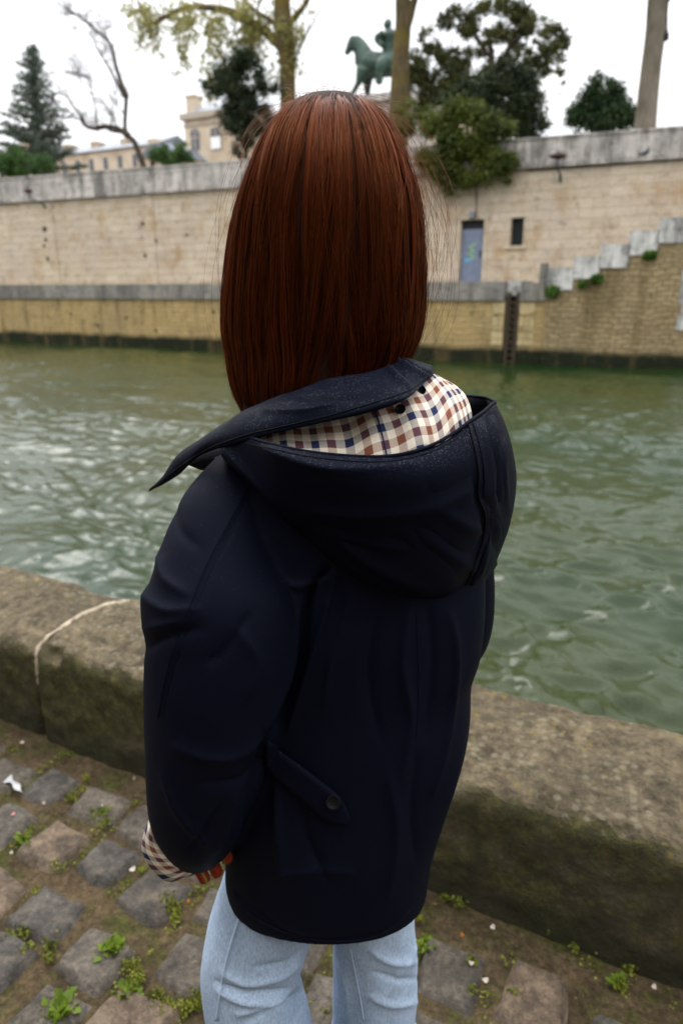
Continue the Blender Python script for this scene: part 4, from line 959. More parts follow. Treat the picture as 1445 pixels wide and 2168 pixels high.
bm.rings(pxrings(interp_rows([(930, 560, 860, .87, .055), (985, 480, 935, .87, .075), (1060, 480, 930, .86, .085), (1200, 500, 915, .86, .09), (1350, 530, 900, .86, .08), (1500, 540, 890, .86, .078), (1650, 540, 865, .86, .07), (1760, 560, 850, .86, .065)]), 32))
limb(bm, [(520, 1010, .83, 52), (480, 1160, .80, 48), (470, 1340, .77, 44), (455, 1480, .76, 40), (440, 1620, .77, 38), (425, 1740, .80, 30), (425, 1800, .82, 26)])
limb(bm, [(905, 1010, .92, 50), (955, 1150, .95, 46), (965, 1300, .97, 42), (935, 1380, 1.04, 38), (890, 1430, 1.12, 30), (870, 1445, 1.16, 26)])
# legs, down to the ground
LK = [P(560, 1850, .87), P(545, 2010, .86), P(560, 2150, .85)]
la = P(590, 2168, .86); lank = np.array([la[0], la[1], .09])
bm.tube([P(590, 1780, .87), P(555, 1900, .87), P(535, 2040, .86), P(560, 2190, .84), lank+[.0, -.01, .06], lank-[0, 0, .03]], [.055, .05, .044, .042, .036, .034], 20)
ra = P(800, 2168, .93); rank = np.array([ra[0], ra[1], .09])
bm.tube([P(790, 1780, .88), P(800, 1900, .90), P(800, 2040, .91), P(800, 2180, .92), rank+[0, 0, .06], rank-[0, 0, .03]], [.055, .05, .044, .042, .036, .034], 20)
for an in (lank, rank): bm.tube([an-HF*.04-[0, 0, .05], an+[0, 0, -.045], an+HF*.09-[0, 0, .06], an+HF*.15-[0, 0, .068]], [.03, .036, .032, .018], 12)
person = remesh(bm.build('person', M_skin, None, True), .0055, 5, .5)
tag(person, 'auburn-haired woman seen from behind in navy hooded coat and pale jeans', 'person')
for s in (-1, 1):
    m = MB(); c_ = hp(s*.031, .083, .006); 
    for q, (w, r) in enumerate([(0, .012)]):
        th = np.linspace(0, math.pi, 9); m.rings([[c_+np.array([0, 0, 0])+HR*(r*math.sin(t_)*math.cos(p_))+HF*(-r*math.cos(t_)*-1)*.5+np.array([0, 0, r*math.sin(t_)*math.sin(p_)*.55]) for p_ in a] for t_ in th])
    ey = m.build('eye', M_eye, person, True)
    m = MB(); m.tube([c_+HF*.0055, c_+HF*.0068], [.005, .004], 14); m.build('iris', M_iris, ey)

# ---- coat
coat_e = None
tm = MB()
torso = [(905, 560, 880, .86, .065), (935, 500, 925, .855, .08), (985, 446, 985, .85, .098), (1050, 425, 1008, .85, .112), (1130, 425, 1018, .85, .12), (1210, 432, 1024, .85, .125), (1290, 455, 1024, .85, .126), (1370, 480, 1014, .85, .122), (1430, 492, 994, .85, .12), (1500, 498, 991, .85, .12), (1560, 500, 982, .85, .12), (1620, 496, 966, .85, .12), (1680, 490, 946, .85, .12), (1740, 486, 928, .85, .118), (1800, 481, 913, .85, .112), (1850, 479, 906, .85, .106), (1880, 484, 902, .85, .100)]
rg = pxrings(interp_rows(torso, 3), 64, 2.25)
hem = rg[-1]; cen = hem.mean(0)
inner = [cen+(hem-cen)*.95+[0, 0, .001], cen+(hem-cen)*.94+[0, 0, .02], cen+(hem-cen)*.90+[0, 0, .07]]
tm.rings(np.concatenate([rg, np.array(inner)]))
limb(tm, [(545, 985, .83, 70), (508, 1035, .815, 86), (474, 1110, .785, 106), (466, 1195, .765, 134), (468, 1262, .755, 164), (474, 1340, .75, 163), (460, 1440, .745, 151), (446, 1550, .75, 136), (436, 1640, .757, 122), (424, 1715, .77, 104), (420, 1762, .785, 80), (418, 1794, .795, 58)], 36)
limb(tm, [(880, 985, .90, 70), (930, 1050, .92, 88), (955, 1150, .94, 84), (968, 1260, .96, 80), (960, 1340, 1.0, 76), (925, 1400, 1.06, 62), (890, 1435, 1.12, 52)], 28)
coat = remesh(tm.build('coat', M_coat, person, True), .0042, 9, .5)
sculpt(coat, [
    ([(704, 1200), (655, 1258), (641, 1390), (612, 1480), (584, 1548)], 9, -.015), ([(708, 1190), (690, 1225), (640, 1240), (600, 1236)], 10, .006), ([(636, 1262), (622, 1390), (594, 1480), (566, 1540)], 10, .005),
    ([(712, 1200), (690, 1290), (655, 1400), (610, 1545)], 9, .007), ([(700, 1215), (677, 1300), (640, 1420), (602, 1545)], 5, -.003),
    ([(728, 1215), (715, 1320), (680, 1440)], 10, -.004), ([(527, 1028), (490, 1095), (440, 1190), (405, 1275), (370, 1370), (348, 1450), (335, 1520)], 5, .001), ([(539, 1034), (501, 1102), (451, 1196), (415, 1280), (379, 1374), (356, 1452), (342, 1520)], 4, -.0012),
    ([(530, 1300), (470, 1385), (440, 1400)], 20, -.005), ([(500, 1330), (545, 1400), (520, 1480)], 26, .005),
    ([(560, 1560), (500, 1600), (430, 1600), (370, 1580)], 20, .006), ([(570, 1600), (510, 1650), (430, 1660)], 14, -.005),
    ([(345, 1640), (380, 1720), (440, 1790)], 14, .005), ([(470, 1700), (430, 1760), (400, 1800)], 14, -.005), ([(500, 1680), (480, 1760), (455, 1800)], 12, .004),
    ([(333, 1175), (350, 1225), (400, 1260)], 20, .005), ([(304, 1262), (350, 1290), (420, 1290)], 18, .006), ([(312, 1372), (350, 1350), (420, 1330)], 16, -.006), ([(312, 1330), (350, 1322), (400, 1310)], 12, .004),
    ([(330, 1180), (310, 1225), (304, 1240)], 10, -.004), ([(370, 1070), (380, 1120), (420, 1160)], 18, -.003),
    ([(865, 1290), (850, 1400), (868, 1520), (850, 1640)], 16, .006), ([(905, 1290), (915, 1400), (900, 1560)], 20, -.005),
    ([(800, 1300), (780, 1420), (800, 1560)], 18, -.005), ([(750, 1250), (700, 1380), (690, 1500)], 18, .005),
    ([(950, 1300), (965, 1400), (945, 1560), (915, 1680)], 16, .006),
    ([(590, 1640), (588, 1740), (600, 1860)], 16, .008), ([(640, 1700), (650, 1780), (690, 1860)], 18, -.006), ([(570, 1850), (650, 1845), (740, 1845)], 16, .005),
    ([(560, 1560), (540, 1660), (520, 1760)], 16, -.008), ([(820, 1640), (840, 1760), (820, 1900)], 26, .005), ([(880, 1600), (870, 1720), (880, 1820)], 16, -.004),
    ([(500, 1890), (600, 1975), (700, 1990), (800, 1975)], 7, -.0025)], .0018, 9, 5, 1.0)
ct_ = bvh(coat)
def seam(pts, name='seam', r=.0009, par=None, mt=None, trees=None):
    q = drape(trees or [ct_], pts)
    if len(q) < 3: return
    m = MB(); m.tube(q, r, 6); return m.build(name, mt or M_seam, par or coat, True)
M_ridge = M_coat
for sp_ in ([(527, 1028), (490, 1095), (440, 1190), (405, 1275), (370, 1370), (348, 1450), (335, 1520)], [(541, 1034), (503, 1102), (453, 1196), (417, 1280), (381, 1374), (358, 1452), (344, 1520)]):
    seam(sp_, r=.0004 if sp_[0][0] < 530 else .0003, mt=M_ridge if sp_[0][0] < 530 else M_seam)
seam([(880, 1300), (884, 1400), (884, 1500), (880, 1560)], r=.00025, mt=M_coat)
seam([(492, 1882), (520, 1926), (570, 1960), (640, 1984), (710, 1992), (780, 1986), (830, 1962), (868, 1925)], r=.0006)
# belt tab with button, lying on the back
def strip(top, bot, off, name, mt, par, th, n=18, w=6):
    a_ = np.array([drape([ct_], np.array(top)*(1-k)+np.array(bot)*k, off, 6) for k in np.linspace(0, 1, w)])
    m = MB(); m.grid(np.transpose(a_, (1, 0, 2)), flip=True); o = m.build(name, mt, par, True); return solid(o, th, 0)
bt = strip([(560, 1560), (620, 1602), (680, 1648), (722, 1684), (742, 1728)], [(556, 1618), (605, 1658), (655, 1700), (690, 1730), (735, 1738)], .006, 'belt_tab', M_coat, coat, .004)
q = drape([bvh(bt)], [(704, 1698), (708, 1702), (712, 1706)], 0)
def disc(c_, nrm, r, name, par):
    nrm = nrm/np.linalg.norm(nrm); T = np.cross(nrm, [0, 0, 1]); T /= np.linalg.norm(T); B = np.cross(nrm, T); a = np.linspace(0, 2*np.pi, 28, endpoint=False)
    m = MB(); m.rings([[c_+nrm*h+(T*math.cos(p_)+B*math.sin(p_))*r*k for p_ in a] for h, k in [(0, .9), (.0018, 1.0), (.003, .92), (.003, .78), (.0018, .68), (.0018, .02)]]); o = m.build(name, M_btn, par, True)
    m = MB()
    for s in (-1, 1):
        for u in (-1, 1): m.tube([c_+nrm*.0018+T*s*r*.2+B*u*r*.2, c_+nrm*.0026+T*s*r*.2+B*u*r*.2], [r*.1, r*.09], 8)
    m.build('thread', M_seam, o); return o
if len(q): disc(q[1]+(CP-q[1])*.004, (CP-q[1])+np.array([0, 0, -.2]), .0095, 'button', bt)
# right-hand cuff tab peeping out
m = MB(); g = [[P(985, 1372, .93), P(1000, 1368, .93), P(1012, 1366, .93)], [P(985, 1384, .925), P(1003, 1380, .92), P(1019, 1384, .92)], [P(985, 1405, .93), P(998, 1400, .925), P(1008, 1394, .925)]]; m.grid(g); solid(m.build('cuff_tab', M_coat, coat, True), .004, 0)

# ---- hood
def resample(cols, m): return smooth_path(np.array(cols, float), m)
hood_cols = [ # rim px,py,d | bottom px,py,d | bulge x px | bulge depth
 (476, 944, .765, 474, 960, .755, 0, .0), (512, 924, .742, 532, 1022, .738, 0, .006), (570, 939, .700, 588, 1078, .735, 0, .022), (650, 956, .675, 650, 1143, .742, 0, .034),
 (750, 966, .658, 722, 1212, .742, 0, .044), (830, 965, .652, 805, 1266, .742, 4, .050), (900, 948, .662, 885, 1290, .75, 16, .052), (955, 920, .682, 938, 1288, .76, 28, .048),
 (992, 893, .704, 975, 1268, .785, 40, .044), (1022, 872, .735, 1012, 1243, .815, 44, .034), (1040, 856, .765, 1036, 1216, .845, 46, .02), (1047, 852, .80, 1050, 1195, .875, 44, .0)]
HC = resample(hood_cols, 6); nv = 46; V = np.linspace(0, 1, nv); g = np.zeros((len(HC), nv, 3))
for i, c_ in enumerate(HC):
    s = np.sin(np.pi*V**.85); s2 = (1-(2*V-1)**4)
    px = c_[0]*(1-V)+c_[3]*V+c_[6]*s; py = c_[1]*(1-V)+c_[4]*V; dd = c_[2]*(1-V)+c_[5]*V-c_[7]*.8*s2
    dd = dd+.05*np.clip((V-.90)/.1, 0, 1)**2; g[i] = P(px, py, dd)
m = MB(); m.grid(g, flip=False); hood = m.build('hood', M_wet, coat, True)
# back sheet: from the bottom edge behind up to the rear rim
back = [(490, 930, .77), (540, 910, .79), (600, 895, .80), (680, 880, .80), (760, 865, .80), (830, 852, .81), (890, 842, .82), (940, 838, .83), (975, 838, .84), (1005, 840, .85), (1030, 843, .84), (1047, 851, .802)]
BK = resample(back, 6); g2 = np.zeros((len(HC), 24, 3)); V2 = np.linspace(0, 1, 24)
for i, (c_, b_) in enumerate(zip(HC, BK)):
    E_ = P(b_[0], b_[1], b_[2]); S0 = g[i, -1]; g2[i] = S0*(1-V2)[:, None]+E_*V2[:, None]; g2[i] += F3*(.015*np.sin(np.pi*V2))[:, None]
hm = solid(hood, .0035, -1)
sculpt(hood, [
    ([(480, 955), (545, 1020), (620, 1105), (700, 1185), (790, 1245)], 16, .005),
    ([(560, 950), (660, 985), (760, 995), (880, 980)], 12, .004), ([(640, 1085), (760, 1090), (900, 1080), (1000, 1040)], 22, .005), ([(640, 1120), (740, 1140), (860, 1160)], 22, -.006),
    ([(700, 1130), (800, 1200), (900, 1250)], 16, .006), ([(880, 1120), (960, 1180), (1000, 1200)], 18, -.005), ([(930, 1080), (1000, 1120), (1022, 1125)], 16, .005), ([(1040, 880), (1050, 960), (1060, 1060)], 9, -.005),
    ([(1020, 900), (1040, 980), (1042, 1060), (1060, 1120)], 9, .005), ([(1068, 930), (1066, 1000), (1075, 1080)], 7, .004), ([(1022, 1060), (1050, 1110), (1050, 1180)], 10, -.005), ([(1028, 1150), (1015, 1200), (990, 1240)], 10, .005),
    ([(990, 895), (1002, 940), (1012, 1000), (1012, 1050), (1026, 1090), (1022, 1140), (1005, 1190), (985, 1240), (968, 1266)], 7, -.004),
    ([(1000, 895), (1014, 945), (1024, 1000), (1024, 1050), (1038, 1090), (1034, 1142), (1016, 1195), (996, 1242), (976, 1266)], 6, .003)], .0028, 11, 3)
m = MB(); m.grid(g2, flip=True); bk_ = solid(m.build('hood_lining', M_lin, hood, True), .003, 0)
ht_ = bvh(hood)
seam([(990, 893), (1002, 940), (1012, 1000), (1012, 1050), (1026, 1090), (1022, 1140), (1005, 1190), (985, 1240), (968, 1266)], r=.0014, par=hood, trees=[ht_])
seam([(1001, 895), (1014, 945), (1024, 1000), (1024, 1050), (1038, 1090), (1034, 1142), (1016, 1195), (996, 1242)], r=.0006, par=hood, trees=[ht_])
seam([(520, 938), (575, 950), (650, 966), (750, 977), (830, 976), (905, 959), (960, 932), (988, 908)], r=.0005, par=hood, trees=[ht_])
m = MB(); rim = P(HC[:, 0], HC[:, 1], HC[:, 2]); m.tube(rim[3:], .0019, 8); rb = P(BK[:, 0], BK[:, 1], BK[:, 2]); m.tube(rb[30:], .0018, 8); m.build('hood_rim', M_coat, hood, True)

# ---- checked lining between collar and hood
pc_ = [ (530, 912, .757, 545, 945, .735), (600, 893, .752, 620, 985, .705), (660, 880, .745, 690, 1000, .695), (720, 868, .738, 752, 1005, .688), (780, 850, .737, 820, 1002, .686), (835, 830, .745, 885, 985, .692), (880, 808, .765, 940, 960, .705), (915, 792, .80, 985, 915, .735), (935, 800, .83, 1000, 885, .775)]
PC = resample(pc_, 8); V3 = np.linspace(0, 1, 30); g = np.zeros((len(PC), 30, 3)); uv = np.zeros((len(PC), 30, 2))
for i, c_ in enumerate(PC):
    t_ = i/(len(PC)-1); px = c_[0]*(1-V3)+c_[3]*V3+14*np.sin(np.pi*V3)*t_; py = c_[1]*(1-V3)+c_[4]*V3-10*np.sin(np.pi*V3)*t_; dd = c_[2]*(1-V3)+c_[5]*V3-.010*np.sin(np.pi*V3)
    dd = dd+.0035*np.sin(t_*34+V3*3)*(.3+t_)*np.sin(np.pi*np.clip(V3*.9+.1, 0, 1)); g[i] = P(px, py, dd)
du = np.r_[0, np.cumsum(np.linalg.norm(np.diff(g[:, 14], axis=0), axis=1))]; 
for i in range(len(PC)):
    dv = np.r_[0, np.cumsum(np.linalg.norm(np.diff(g[i], axis=0), axis=1))]; uv[i, :, 0] = du[i]/.0350+.012*i/len(PC)*40*V3*.35+.35*np.sin(du[i]*28)*V3*.4; uv[i, :, 1] = dv/.0380+.10*np.sin(du[i]*50)
def set_uv(o, uvv, nverts):
    ul = o.data.uv_layers.new(name='UVMap'); li = np.zeros(len(o.data.loops), dtype=np.int32); o.data.loops.foreach_get('vertex_index', li); ul.data.foreach_set('uv', uvv.reshape(-1, 2)[li].reshape(-1))
m = MB(); m.grid(g); lin = m.build('checked_lining', M_plaid, coat, True); set_uv(lin, uv, 0); lt_ = bvh(lin)
for a_, b_ in ((848, 868), (893, 829)):
    q = drape([lt_], [(a_-1, b_), (a_, b_), (a_+1, b_)], .001)
    if len(q): disc(q[1], (CP-q[1])+np.array([0, 0, .25]), .0055 if a_ < 880 else .0042, 'button', lin)
seam([(793, 862), (803, 900), (815, 950), (822, 985)], r=.0008, par=lin, mt=M_plaid, trees=[lt_])

# ---- collar
cc = [ (313, 1034, .885, 312, 1043, .885), (345, 1008, .86, 338, 1030, .865), (370, 972, .84, 380, 1001, .83), (395, 948, .82, 405, 982, .805), (420, 929, .80, 434, 963, .785), (455, 905, .785, 470, 946, .757), (500, 879, .768, 520, 932, .734), (540, 860, .757, 570, 920, .716), (590, 838, .750, 640, 904, .700), (640, 822, .745, 700, 889, .690), (690, 804, .742, 760, 873, .684), (740, 793, .742, 826, 853, .686), (790, 781, .750, 866, 838, .696), (832, 767, .768, 893, 820, .72), (862, 757, .795, 911, 802, .752), (888, 765, .815, 918, 792, .79), (915, 776, .835, 920, 784, .83)]
CC = resample(cc, 5); V4 = np.linspace(0, 1, 16); g = np.zeros((len(CC), 16, 3))
for i, c_ in enumerate(CC):
    t_ = i/(len(CC)-1); px = c_[0]*(1-V4)+c_[3]*V4; py = c_[1]*(1-V4)+c_[4]*V4; dd = c_[2]*(1-V4)+c_[5]*V4-.010*np.sin(np.pi*V4)*min(1, t_*5)+.016*np.clip(1-V4*5, 0, 1)**2*(t_ > .12)
    dd = dd+.003*np.sin(t_*21+V4*2.5)*V4*(t_ > .2); g[i] = P(px, py, dd)
m = MB(); m.grid(g); col_ = m.build('collar', M_wet, coat, True); col_ = subsurf(solid(col_, .0032, -1), 1)
sculpt(col_, [([(835, 762), (868, 790), (905, 806)], 6, -.006), ([(852, 760), (880, 778), (912, 790)], 7, .005), ([(822, 775), (842, 800), (866, 822)], 8, .005), ([(620, 835), (700, 850), (790, 838)], 12, -.003), ([(560, 870), (640, 870), (720, 850)], 8, .003)], .002, 16, 2)
cl_ = bvh(col_)
seam([(345, 1016), (385, 985), (440, 950), (520, 921), (570, 909), (640, 893), (700, 879), (760, 862), (822, 843), (862, 828), (886, 812), (903, 797)], r=.0006, par=col_, trees=[cl_])
# stand of the collar round the neck, dark inside
m = MB(); m.rings(pxrings([(960, 455, 930, .845, .10), (925, 500, 915, .855, .088), (880, 530, 890, .86, .085), (835, 560, 872, .865, .082)], 48, 2.1), cap=(False, False)); m.build('collar_stand', M_lin, coat, True)
m = MB(); m.grid([[P(a_, b_, d_) for a_, b_, d_ in r_] for r_ in [[(392, 975, .86), (430, 935, .85), (480, 905, .84)], [(400, 985, .85), (440, 960, .84), (500, 935, .82)], [(428, 996, .84), (462, 968, .82), (500, 955, .80)]]]); solid(m.build('lapel_underside', M_lin, coat, True), .003, 0)

# ---- checked cuff at the end of the near sleeve
o_c = [(322, 1728, .755), (309, 1765, .75), (306, 1795, .752), (316, 1822, .755), (336, 1846, .76), (360, 1861, .765), (392, 1854, .775), (425, 1842, .785), (455, 1828, .80)]
i_c = [(328, 1730, .748), (324, 1762, .742), (330, 1790, .742), (345, 1812, .743), (364, 1828, .747), (388, 1834, .755), (410, 1832, .765), (435, 1826, .775), (460, 1815, .79)]
A_ = smooth_path(np.array(i_c, float), 5); B_ = smooth_path(np.array(o_c, float), 5); g = []; uv = []; s_ = 0
for k in range(len(A_)):
    rowv = [];
    for q, u in enumerate(np.linspace(-.5, 1.15, 10)):
        px, py, d_ = A_[k]*(1-u)+B_[k]*u; rowv.append(P(px, py, d_-.006*math.sin(max(0, u)*math.pi/1.15)+(.012 if u < 0 else 0)*(-u*2)))
    g.append(rowv)
g = np.array(g); du = np.r_[0, np.cumsum(np.linalg.norm(np.diff(g[:, 6], axis=0), axis=1))]; uv = np.zeros(g.shape[:2]+(2,)); w_ = np.linalg.norm(g[:, 3]-g[:, 9], axis=1).max()
uv[..., 0] = du[:, None]/.042+np.linspace(0, .8, 10)[None]; uv[..., 1] = np.linspace(0, w_/.036, 10)[None]-du[:, None]/.06*.0
m = MB(); m.grid(g); cf = m.build('checked_cuff', M_plaid, coat, True); set_uv(cf, uv, 0); solid(cf, .003, 0)

# ---- knitted gloves
def glove(palm, wrist, fdirs, name='glove'):
    m = MB(); m.tube([wrist, wrist*.5+palm*.5, palm, palm+(palm-wrist)*.25], [.026, .032, .036, .026], 18, 0, flat=.6)
    for base, pts, r in fdirs:
        p_ = smooth_path(np.array(pts), 5); rr_ = np.full(len(p_), r); rr_[-3:] = [r*.93, r*.75, r*.35]; rings = tube_rings(p_, rr_, 16); s = m.n
        n0 = len(m.f); m.rings(rings, 0); 
        for q in range(n0, n0+(len(p_)-1)*16):
            j = (q-n0) % 16
            if j in (0, 8): m.mi[q] = 1
    return m.build(name, [M_glove, M_glovey], person, True)
palm = P(436, 1785, .79); wr = P(420, 1735, .79)
F_ = []
for tip, mid, r in [((436, 1868, .775), (420, 1832, .78), .0078), ((463, 1855, .78), (443, 1815, .785), .0082), ((484, 1826, .785), (466, 1786, .79), .0082), ((492, 1790, .80), (476, 1758, .80), .0078)]:
    F_.append((None, [palm+(P(*mid)-palm)*.2, P(*mid), P(*mid)*.35+P(*tip)*.65+[0, 0, .001], P(*tip)], r))
F_.append((None, [palm+F3*.01, palm+F3*.03-[0, 0, .02], palm+F3*.04-[0, 0, .045], palm+F3*.04-[0, 0, .06]], .0095))
glove(palm, wr, F_)
palm = P(865, 1450, 1.18); wr = P(890, 1435, 1.12); F_ = []
for k in range(4): s = (k-1.5)*.019; b = palm+np.array([0, 0, s]); F_.append((None, [b, b+F3*.03-R3*.02, b+F3*.045-R3*.045, b+F3*.035-R3*.06], .0082))
F_.append((None, [palm+[0, 0, .03], palm+F3*.01+[0, 0, .045], palm+F3*.03+[0, 0, .055], palm+F3*.045+[0, 0, .05]], .009)); glove(palm, wr, F_)

# ---- jeans
jm_ = MB()
def leg(rows, n=40):
    r = np.array(rows, float); p = P(r[:, 1]*.5+r[:, 2]*.5, r[:, 0], r[:, 3]); hw = (r[:, 2]-r[:, 1])/2*mpp(r[:, 0], r[:, 3]); return p, hw
lp_, lr_ = leg([(1790, 500, 705, .86), (1860, 468, 690, .86), (1920, 450, 676, .86), (1980, 432, 660, .858), (2040, 422, 640, .852), (2090, 424, 636, .846), (2140, 434, 648, .842), (2168, 441, 660, .84)])
lend = np.array([lank[0], lank[1], .04]); e0 = lp_[-1]
lp_ = np.vstack([lp_, e0*.6+lend*.4, e0*.25+lend*.75, lend]); lr_ = np.r_[lr_, .088, .093, .098]
s = smooth_path(np.c_[lp_, lr_], 4); jm_.tube(s[:, :3], s[:, 3], 40, flat=.95)
rp_, rr2 = leg([(1790, 690, 880, .88), (1860, 690, 872, .89), (1920, 696, 876, .90), (1980, 702, 880, .905), (2040, 702, 884, .91), (2100, 700, 883, .91), (2168, 697, 880, .91)])
rend = np.array([rank[0], rank[1], .04]); e0 = rp_[-1]
rp_ = np.vstack([rp_, e0*.6+rend*.4, e0*.25+rend*.75, rend]); rr2 = np.r_[rr2, .088, .093, .098]
s = smooth_path(np.c_[rp_, rr2], 4); jm_.tube(s[:, :3], s[:, 3], 40, flat=.95)
jm_.rings(pxrings([(1640, 540, 880, .86, .088), (1760, 510, 885, .86, .094), (1820, 520, 880, .865, .088)], 32))
jeans = remesh(jm_.build('jeans', M_denim, person, True), .004, 6, .5)
sculpt(jeans, [([(470, 2060), (520, 2085), (590, 2070), (630, 2040)], 10, .005), ([(460, 2100), (530, 2125), (600, 2110)], 10, .006), ([(455, 2080), (530, 2105), (610, 2090)], 7, -.005), ([(500, 2150), (560, 2130), (630, 2080)], 9, .005), ([(520, 2168), (590, 2130), (635, 2100)], 7, -.005),
    ([(640, 2010), (600, 2040), (540, 2050)], 10, -.004), ([(780, 2010), (830, 2040), (875, 2035)], 10, .005), ([(790, 2060), (840, 2075), (880, 2070)], 9, -.004), ([(780, 2110), (830, 2130), (880, 2120)], 12, .005), ([(720, 2040), (735, 2100), (730, 2160)], 8, .004), ([(880, 2000), (850, 2060), (830, 2110)], 8, .003)], .0035, 13, 7)
jt_ = bvh(jeans)
for sp_ in ([(512, 1925), (496, 1975), (480, 2030), (468, 2090), (458, 2160)], [(742, 2008), (752, 2060), (762, 2110), (770, 2160)]):
    seam(sp_, r=.0016, par=jeans, mt=M_dseam, trees=[jt_]); seam([(a_+5, b_) for a_, b_ in sp_], r=.0006, par=jeans, mt=M_denim, trees=[jt_])
# shoes
for an in (lank, rank):
    m = MB(); b = np.array([an[0], an[1], .0]); rows = []
    for f_, w, h in [(-.075, .018, .04), (-.06, .033, .065), (-.02, .036, .075), (.04, .038, .065), (.10, .044, .05), (.15, .042, .042), (.185, .030, .034), (.20, .012, .024)]:
        rows.append([b+HF*f_+HR*(w*math.cos(q))+np.array([0, 0, .028+max(-.012, h*math.sin(q)) if math.sin(q) > 0 else .028+.014*math.sin(q)]) for q in a])
    m.rings(rows); sh = m.build('shoe', M_shoe, person, True)
    m = MB(); m.rings([[b+HF*(.06+.145*math.cos(q))+HR*((.048 if math.cos(q) > 0 else .04)*math.sin(q))+np.array([0, 0, z]) for q in a] for z in (.002, .022)]); m.build('sole', M_mort, sh, True)

# ---- hair
hrows = np.array([(214, 674, 728, .885, .012), (219, 640, 760, .885, .04), (232, 613, 786, .885, .064), (260, 584, 812, .885, .084), (304, 556, 838, .885, .100), (363, 532, 861, .885, .112), (432, 511, 880, .885, .118), (500, 498, 888, .885, .116), (570, 489, 891, .885, .110), (640, 482, 888, .885, .100), (700, 481, 876, .883, .090), (750, 486, 856, .88, .080), (800, 491, 828, .875, .072), (850, 502, 800, .87, .066), (900, 514, 780, .87, .062)], float)
HN = 81; hr_ = smooth_path(hrows, 6); tq = np.linspace(0, 1, len(hr_))
Tm = np.linspace(0, 1, HN); HRW = np.stack([np.interp(Tm, tq, hr_[:, k]) for k in range(5)], 1)
HA = P(HRW[:, 1], HRW[:, 0], HRW[:, 3]); HB = P(HRW[:, 2], HRW[:, 0], HRW[:, 3]); HCn = (HA+HB)/2; HHW = np.linalg.norm(HB-HA, axis=1)/2; HDP = HRW[:, 4]
def hull(th, t_, off=0.):
    k = np.clip(t_, 0, 1)*(HN-1); i = np.clip(np.floor(k).astype(int), 0, HN-2); f_ = (k-i)[..., None]
    c_ = HCn[i]*(1-f_)+HCn[i+1]*f_; hw = (HHW[i]*(1-f_[..., 0])+HHW[i+1]*f_[..., 0]); hd = (HDP[i]*(1-f_[..., 0])+HDP[i+1]*f_[..., 0])
    return c_+((hw+off)*np.sin(th))[..., None]*R3-((hd+off)*np.cos(th))[..., None]*F3   # th=0 faces the camera
# solid mass under the strands
m = MB(); TH = np.linspace(-math.pi*.86, math.pi*.86, 90); g = hull(TH[:, None]*np.ones(HN), Tm[None]*np.ones((90, 1)), -.006)
def cut(th): return np.where(np.abs(th) < 2.2, 1.0, np.clip(1.0-(np.abs(th)-2.2)/.5*.75, .25, 1))
g = hull(TH[:, None]*np.ones(HN), Tm[None]*cut(TH)[:, None]*.97, -.006)
m.grid(g); hair = m.build('hair', M_hairb, person, True)
uvh = np.stack([TH[:, None]*np.ones(HN), Tm[None]*np.ones((90, 1))], -1); set_uv(hair, uvh, 0)
t = NT(M_hairb); uvn = t.n('ShaderNodeUVMap'); sv = t.map((40, 2.2, 1), vec=uvn.outputs[0]); nh = t.noise(1.0, 6, .75, sv)
t.col(t.ramp(nh, [(.35, (.010, .003, .0012)), (.52, (.03, .007, .002)), (.68, (.08, .018, .005))])); t.nor(t.bump(nh, .004)); hair = solid(hair, .004, 1)
def strand_mesh(name, cen_, rad, cols, par, sides=3):
    n, k = cen_.shape[:2]; T = np.gradient(cen_, axis=1); T /= np.linalg.norm(T, axis=2)[..., None]+1e-9
    ref = cen_-HCn[40]; ref[..., 2] = 0; N = ref-T*(ref*T).sum(2)[..., None]; N /= np.linalg.norm(N, axis=2)[..., None]+1e-9; B = np.cross(T, N)
    a_ = np.arange(sides)/sides*2*np.pi; V = cen_[:, :, None]+rad[..., None, None]*(np.cos(a_)[:, None]*N[:, :, None]+np.sin(a_)[:, None]*B[:, :, None])
    idx = np.arange(n*k*sides).reshape(n, k, sides); q = np.stack([idx[:, :-1, :], np.roll(idx, -1, 2)[:, :-1, :], np.roll(idx, -1, 2)[:, 1:, :], idx[:, 1:, :]], -1).reshape(-1, 4)
    me = bpy.data.meshes.new(name); nv_ = n*k*sides; me.vertices.add(nv_); me.vertices.foreach_set('co', V.reshape(-1).astype(np.float32)); nf = len(q)
    me.loops.add(nf*4); me.loops.foreach_set('vertex_index', q.reshape(-1).astype(np.int32)); me.polygons.add(nf); me.polygons.foreach_set('loop_start', np.arange(0, nf*4, 4, dtype=np.int32)); me.polygons.foreach_set('loop_total', np.full(nf, 4, dtype=np.int32))
    me.polygons.foreach_set('use_smooth', np.ones(nf, bool)); me.materials.append(M_hair); me.update()
    ca = me.color_attributes.new('tone', 'FLOAT_COLOR', 'POINT'); c4 = np.ones((n, k, sides, 4)); c4[..., :3] = cols.reshape(n, -1, 1, 3); ca.data.foreach_set('color', c4.reshape(-1).astype(np.float32))
    o = bpy.data.objects.new(name, me); COL.objects.link(o); o.parent = par; return o
NS, NK = 24000, 26
nc = 420; cth = np.sort(RNG.uniform(-2.65, 2.65, nc)); coff = RNG.uniform(-.006, .003, nc); cw = RNG.normal(size=(nc, 3))
th0 = RNG.uniform(-2.7, 2.7, NS); ci = np.abs(th0[:, None]-cth[None]).argmin(1)
t0 = RNG.random(NS)**1.7*.42; t0[RNG.random(NS) < .35] *= .15; t1 = np.minimum(cut(th0), 1)*RNG.uniform(.90, 1.0, NS)
t0 = np.minimum(t0, t1*.6)
s = np.linspace(0, 1, NK)[None]; tt_ = t0[:, None]+(t1-t0)[:, None]*s
cl = np.clip(s*1.6, 0, 1)*RNG.uniform(.1, .75, NS)[:, None]
